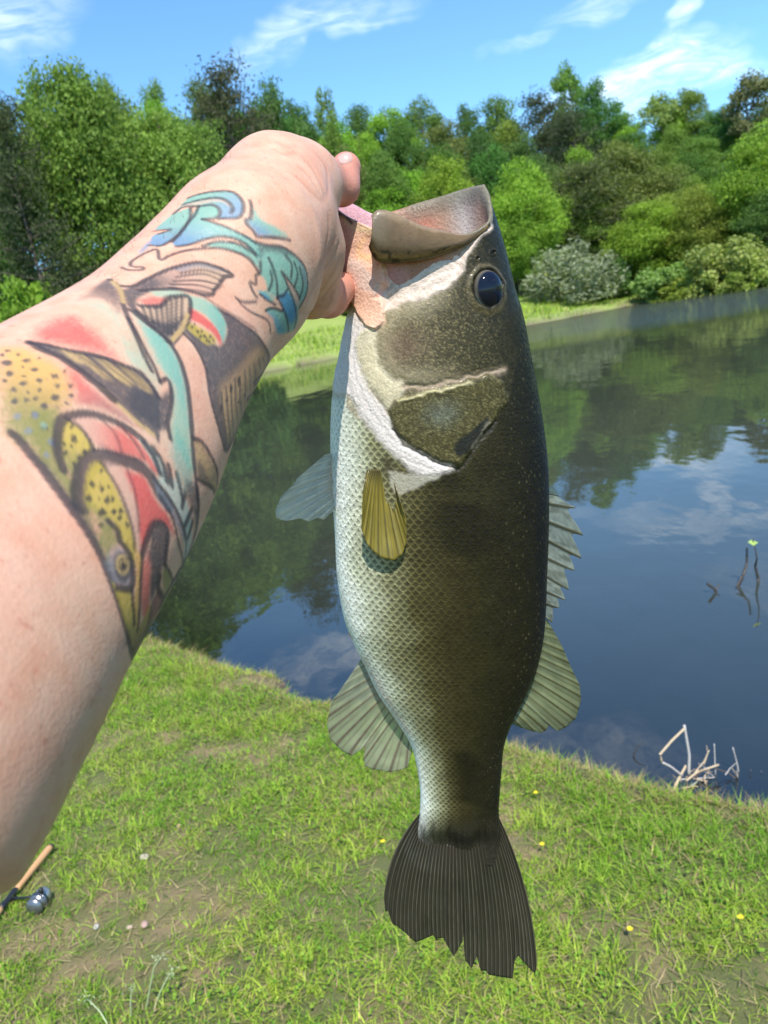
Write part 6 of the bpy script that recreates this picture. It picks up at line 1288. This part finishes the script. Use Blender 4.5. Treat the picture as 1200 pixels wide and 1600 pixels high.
tow = ground_at(20, 1462, .035) - (b0 + dv * (Lc + .045)); tow -= (tow @ dv) * dv; reach = np.linalg.norm(tow); tow /= reach; nrm_ = np.cross(dv, tow)
s0 = b0 + dv * (Lc + .045); rc = s0 + tow * reach
reel = rpart('reel', join_parts([tube([s0 - dv * .028, s0 + tow * .010, s0 + dv * .028], [.003, .005, .003], 8), tube([s0 + tow * .008, s0 + tow * reach * .5, rc - dv * .004], [.0055, .0045, .009], 10)]), BLACKP)
rpart('reel_body', lathe(rc - dv * .028, dv, [(0, .008), (.006, .020), (.016, .026), (.030, .027), (.038, .023)]), CHROME, reel)
rpart('rotor', lathe(rc + dv * .011, dv, [(0, .023), (.004, .030), (.011, .031), (.016, .029), (.017, .020)]), GUN, reel)
rpart('spool', lathe(rc + dv * .028, dv, [(0, .016), (.003, .028), (.006, .028), (.007, .021), (.019, .021), (.020, .028), (.026, .027), (.031, .016), (.034, .005)]), BLUEM, reel)
th = np.linspace(-.2, np.pi + .2, 18); rpart('bail', tube(rc + dv * .020 + (.034 * np.cos(th))[:, None] * nrm_ + (.034 * np.sin(th))[:, None] * tow + (.016 * np.sin(th))[:, None] * dv, np.full(18, .0011), 6), CHROME, reel)
ck = rc - dv * .006; rpart('crank', tube([ck, ck + nrm_ * .022, ck + nrm_ * .028 + dv * .02 + tow * .012, ck + nrm_ * .030 + dv * .034 + tow * .02], [.004, .0035, .003, .003], 8), CHROME, reel)
kb = ck + nrm_ * .030 + dv * .034 + tow * .02; rpart('crank_knob', lathe(kb, nrm_, [(0, .004), (.003, .0075), (.012, .0085), (.018, .0075), (.021, .004)]), BLACKP, reel)
# broken dead reeds at the water's edge
STRAW = simple('dry_reed', (.52, .41, .27), .7, 0, (.34, .25, .15), 90); BROWNR = simple('brown_reed', (.20, .13, .075), .8, 0, (.11, .07, .04), 90); STRAWG = simple('grey_reed', (.50, .46, .42), .7, 0, (.36, .32, .28), 90)
rb = ground_at(1085, 1240) + np.array([0, .03, 0]); reeds = empty('dead_reeds', tuple(rb)); tag(reeds, 'clump of broken pale dead reed stalks at the water edge', 'reeds')
def standing(path, rad0, rad1, parent, mat, name, base, yoff=0.0):
    """stalk through picture points, all about as far away as its foot"""
    yb = base[1]; pts = [at_y(px, py, yb + yoff + k) for px, py, k in path]; P = resample(np.array(pts), 4 * len(pts), False)
    V, F = tube(P, np.linspace(rad0, rad1, len(P)), 7); return obj(name, np_mesh(name, V - np.array(base), F, mats=[mat]), parent)
for path, r0, r1, mt in (([(1076, 1212, 0), (1077, 1180, .01), (1069, 1133, .02)], .0055, .0048, STRAWG), ([(1070, 1138, .02), (1050, 1157, .0), (1031, 1179, -.02), (1034, 1191, -.02)], .0050, .0045, STRAW), ([(1034, 1191, -.02), (1048, 1198, -.01), (1066, 1212, 0)], .0045, .0040, STRAWG),
                         ([(1050, 1238, -.04), (1062, 1214, 0), (1072, 1196, .02)], .0060, .0050, STRAW), ([(1072, 1220, -.03), (1090, 1206, 0), (1123, 1195, .02)], .0045, .0040, STRAW), ([(1085, 1208, 0), (1100, 1190, .02), (1108, 1172, .03)], .0035, .0020, STRAW),
                         ([(1118, 1212, .03), (1117, 1190, .04), (1116, 1162, .05)], .0025, .0018, STRAWG), ([(1156, 1222, .02), (1152, 1195, .03), (1145, 1168, .03)], .0030, .0022, STRAWG), ([(1075, 1215, 0), (1110, 1222, 0), (1150, 1230, .0)], .0030, .0018, STRAW),
                         ([(1060, 1218, 0), (1095, 1216, .01), (1135, 1214, .02)], .0028, .0015, STRAWG), ([(1104, 1232, -.02), (1100, 1214, 0), (1112, 1198, .02)], .0030, .0015, STRAW), ([(1160, 1228, .0), (1172, 1236, -.02), (1186, 1246, -.03)], .0030, .0012, STRAW),
                         ([(1066, 1232, -.02), (1086, 1228, -.02), (1120, 1238, -.03)], .0026, .0012, STRAW), ([(1100, 1195, .03), (1106, 1178, .04), (1104, 1165, .05)], .0022, .0012, STRAW)):
    standing(path, r0, r1, reeds, mt, 'stalk', rb)
rt = random.Random(17)
for k in range(34):     # the tangle of thinner broken stems at their feet
    x0, y0 = rt.uniform(1050, 1185), rt.uniform(1205, 1240); a = rt.uniform(-2.6, -.5); L_ = rt.uniform(14, 46); kx = rt.uniform(-8, 8)
    standing([(x0, y0, rt.uniform(-.03, .03)), (x0 + math.cos(a) * L_ * .5 + kx, y0 + math.sin(a) * L_ * .5 * .6, rt.uniform(-.02, .03)), (x0 + math.cos(a) * L_, y0 + math.sin(a) * L_ * .55, rt.uniform(-.02, .04))], rt.uniform(.0012, .0026), .0008, reeds, (STRAW, STRAWG, BROWNR)[k % 3], 'stalk', rb)
DARKT = simple('wet_twig', (.045, .035, .025), .5); LEAFY = simple('young_leaf', (.30, .42, .08), .5)
tb = ground_at(994, 1196); tw = empty('twig', tuple(tb)); tag(tw, 'short dark curved twig sticking out of the bank edge left of the dead reeds', 'twig')
standing([(992, 1202, 0), (990, 1180, .0), (996, 1166, .01), (1003, 1161, .01)], .004, .0015, tw, DARKT, 'stem', tb); standing([(1000, 1206, .0), (994, 1192, .0), (991, 1184, 0)], .0030, .001, tw, LEAFY, 'shoot', tb)
# drowned branch standing in the shallows
db = at_z(1152, 917, 0); br = empty('drowned_branch', tuple(db)); tag(br, 'bare drowned branch with one green leaf sticking out of the pond', 'branch')
for path, r0, r1 in (([(1163, 950, -.1), (1152, 919, 0), (1162, 897, .0), (1167, 880, .05), (1167, 855, .05)], .013, .005), ([(1182, 925, 0), (1185, 905, .05), (1180, 885, .05), (1183, 872, .0)], .012, .004), ([(1160, 900, 0), (1150, 918, -.05)], .008, .004), ([(1183, 874, 0), (1180, 858, 0), (1176, 842, 0)], .004, .002)):
    standing(path, r0, r1, br, DARKT, 'limb', db)
lc = at_y(1177, 848, db[1]); V = np.array([lc + np.array(q) * .032 for q in ((-1, 0, .3), (-.2, .3, .5), (.9, 0, -.1), (-.1, -.3, -.5), (0, 0, .15))]); obj('leaf', np_mesh('leaf', V - db, np.array([[0, 3, 4], [3, 2, 4], [2, 1, 4], [1, 0, 4]]), mats=[LEAFY]), br)
db2 = at_z(1118, 925, 0); b2 = empty('drowned_twig', tuple(db2)); tag(b2, 'small half sunk twig floating left of the drowned branch', 'twig')
for path, r0, r1 in (([(1106, 912, .0), (1118, 922, 0), (1124, 934, 0)], .010, .004), ([(1112, 932, 0), (1119, 922, 0), (1124, 912, .02)], .008, .003)): standing(path, r0, r1, b2, DARKT, 'limb', db2)
# pebbles, flowers, weed sprigs
def pebble(px, py, s, c, label, seed):
    p = ground_at(px, py, .004); r_ = np.random.default_rng(seed); la = np.linspace(0, np.pi, 9); lo = np.linspace(0, 2 * np.pi, 14, endpoint=False); A_, O_ = np.meshgrid(la, lo, indexing='ij'); k = 1 + .22 * (vnoise(np.cos(O_) * 1.4 + seed, A_ * 1.3 + np.sin(O_), seed) - .5)
    V = np.stack([np.sin(A_) * np.cos(O_) * s * 1.3 * k, np.sin(A_) * np.sin(O_) * s * k, np.cos(A_) * s * .7 * k + s * .35], -1).reshape(-1, 3); o = obj('pebble', np_mesh('pebble', V, grid_faces(9, 14, True), mats=[simple('stone', c, .8, 0, None, 120)])); o.location = p; o.rotation_euler = (0, 0, seed); return tag(o, label, 'pebble', 'pebbles in the grass')
pebble(226, 1341, .0135, (0.446, 0.360, 0.302), 'pale pinkish pebble lying alone in the grass right of the cork rod butt', 3)
pebble(226, 1446, .0115, (0.418, 0.274, 0.216), 'pink pebble in thin grass right of the reel', 5)
pebble(203, 1450, .008, (0.432, 0.324, 0.238), 'tan pebble touching the pink one', 6)
pebble(151, 1449, .009, (0.432, 0.389, 0.331), 'small whitish pebble nearest the reel', 8)
pebble(280, 1292, .009, (0.446, 0.324, 0.158), 'small orange tan pebble up the bank from the pinkish one', 11)
YEL = simple('yellow_petal', (.80, .62, .02), .5)
for px, py in ((627, 1456), (838, 1253), (848, 1335), (985, 1470), (1157, 1452), (600, 1330)):
    p = ground_at(px, py, .0); h_ = .038; fl_ = empty('buttercup', tuple(p)); tag(fl_, 'tiny yellow buttercup in the short grass', 'flower', 'buttercups in the grass')
    V, F = tube([(0, 0, 0), (.003, .001, h_ * .5), (.002, .0, h_)], [.0007, .0006, .0006], 5); obj('stem', np_mesh('stem', V, F, mats=[LEAFY]), fl_)
    for k in range(5):
        a = k * 1.2566; e = np.array([math.cos(a), math.sin(a), .25]); f_ = np.array([-math.sin(a), math.cos(a), 0]); c_ = np.array([.002, 0, h_]); V = np.array([c_, c_ + e * .005 + f_ * .0038, c_ + e * .0085 + f_ * .002, c_ + e * .0085 - f_ * .002, c_ + e * .005 - f_ * .0038]); obj('petal', np_mesh('petal', V, np.array([[0, 1, 2], [0, 2, 3], [0, 3, 4]]), mats=[YEL]), fl_)
PALEW = simple('pale_weed', (.42, .47, .27), .7, 0, (.28, .36, .15), 80)
for i, (path, lab) in enumerate((([(228, 1578, 0), (234, 1545, .0), (240, 1512, .0), (252, 1496, 0)], 'tall pale weed stalk forking over the lower grass'), ([(240, 1578, 0), (252, 1546, 0), (266, 1520, 0)], 'pale weed stalk leaning beside the forked one'), ([(205, 1590, 0), (204, 1566, 0), (206, 1545, 0)], 'short upright pale weed stalk below the forked one'), ([(168, 1600, -.02), (156, 1580, 0), (136, 1560, .03)], 'fallen whitish stem lying in the lowest grass'))):
    g0 = ground_at(*path[0][:2]); wd = empty('weed', tuple(g0)); tag(wd, lab, 'weed')
    standing(path, .0022, .0014, wd, PALEW, 'stalk', g0); r_ = np.random.default_rng(i); top = at_y(*path[-1][:2], g0[1]); C_ = top + r_.normal(size=(26, 3)) * .010; V, F = leaves(C_, .0055, r_, .25, up=.5); obj('leaves', np_mesh('leaves', V - g0, F, False, mats=[PALEW]), wd)
# bits lying under and at the edge of the water: wet leaves and pebbly litter
r_ = np.random.default_rng(12); n = 9000; x = r_.uniform(-2.6, 2.2, n); y = r_.uniform(1.6, 6.4, n); d_ = pond_d(x, y)[0]
dens = .25 + .9 * np.exp(-(((x + 1.45) / .5) ** 2 + ((y - 5.0) / .4) ** 2)) + .4 * sstep(.5, .62, fbm(x * 2, y * 2, 3, 90))
k = (d_ > -.10) & (d_ < .9) & (r_.random(n) < dens * (1 - .8 * sstep(.2, .9, d_))); x, y = x[k], y[k]; C_ = np.stack([x, y, height(x, y) + r_.uniform(.002, .014, len(x))], 1)
V, F = leaves(C_, .013, r_, .6, up=2.0, spread=.6); cc = np.where(r_.random((len(C_), 1)) < .2, np.array([[.30, .25, .16]]), np.array([[.055, .045, .030]])) * r_.uniform(.5, 1.3, (len(C_), 1))
tag(obj('leaf_litter', np_mesh('leaf_litter', V, F, False, colors={'Col': np.repeat(cc, 4, 0)}, mats=[GRASS])), 'dark wet leaf litter along the water edge', 'leaf litter', None, 'stuff')
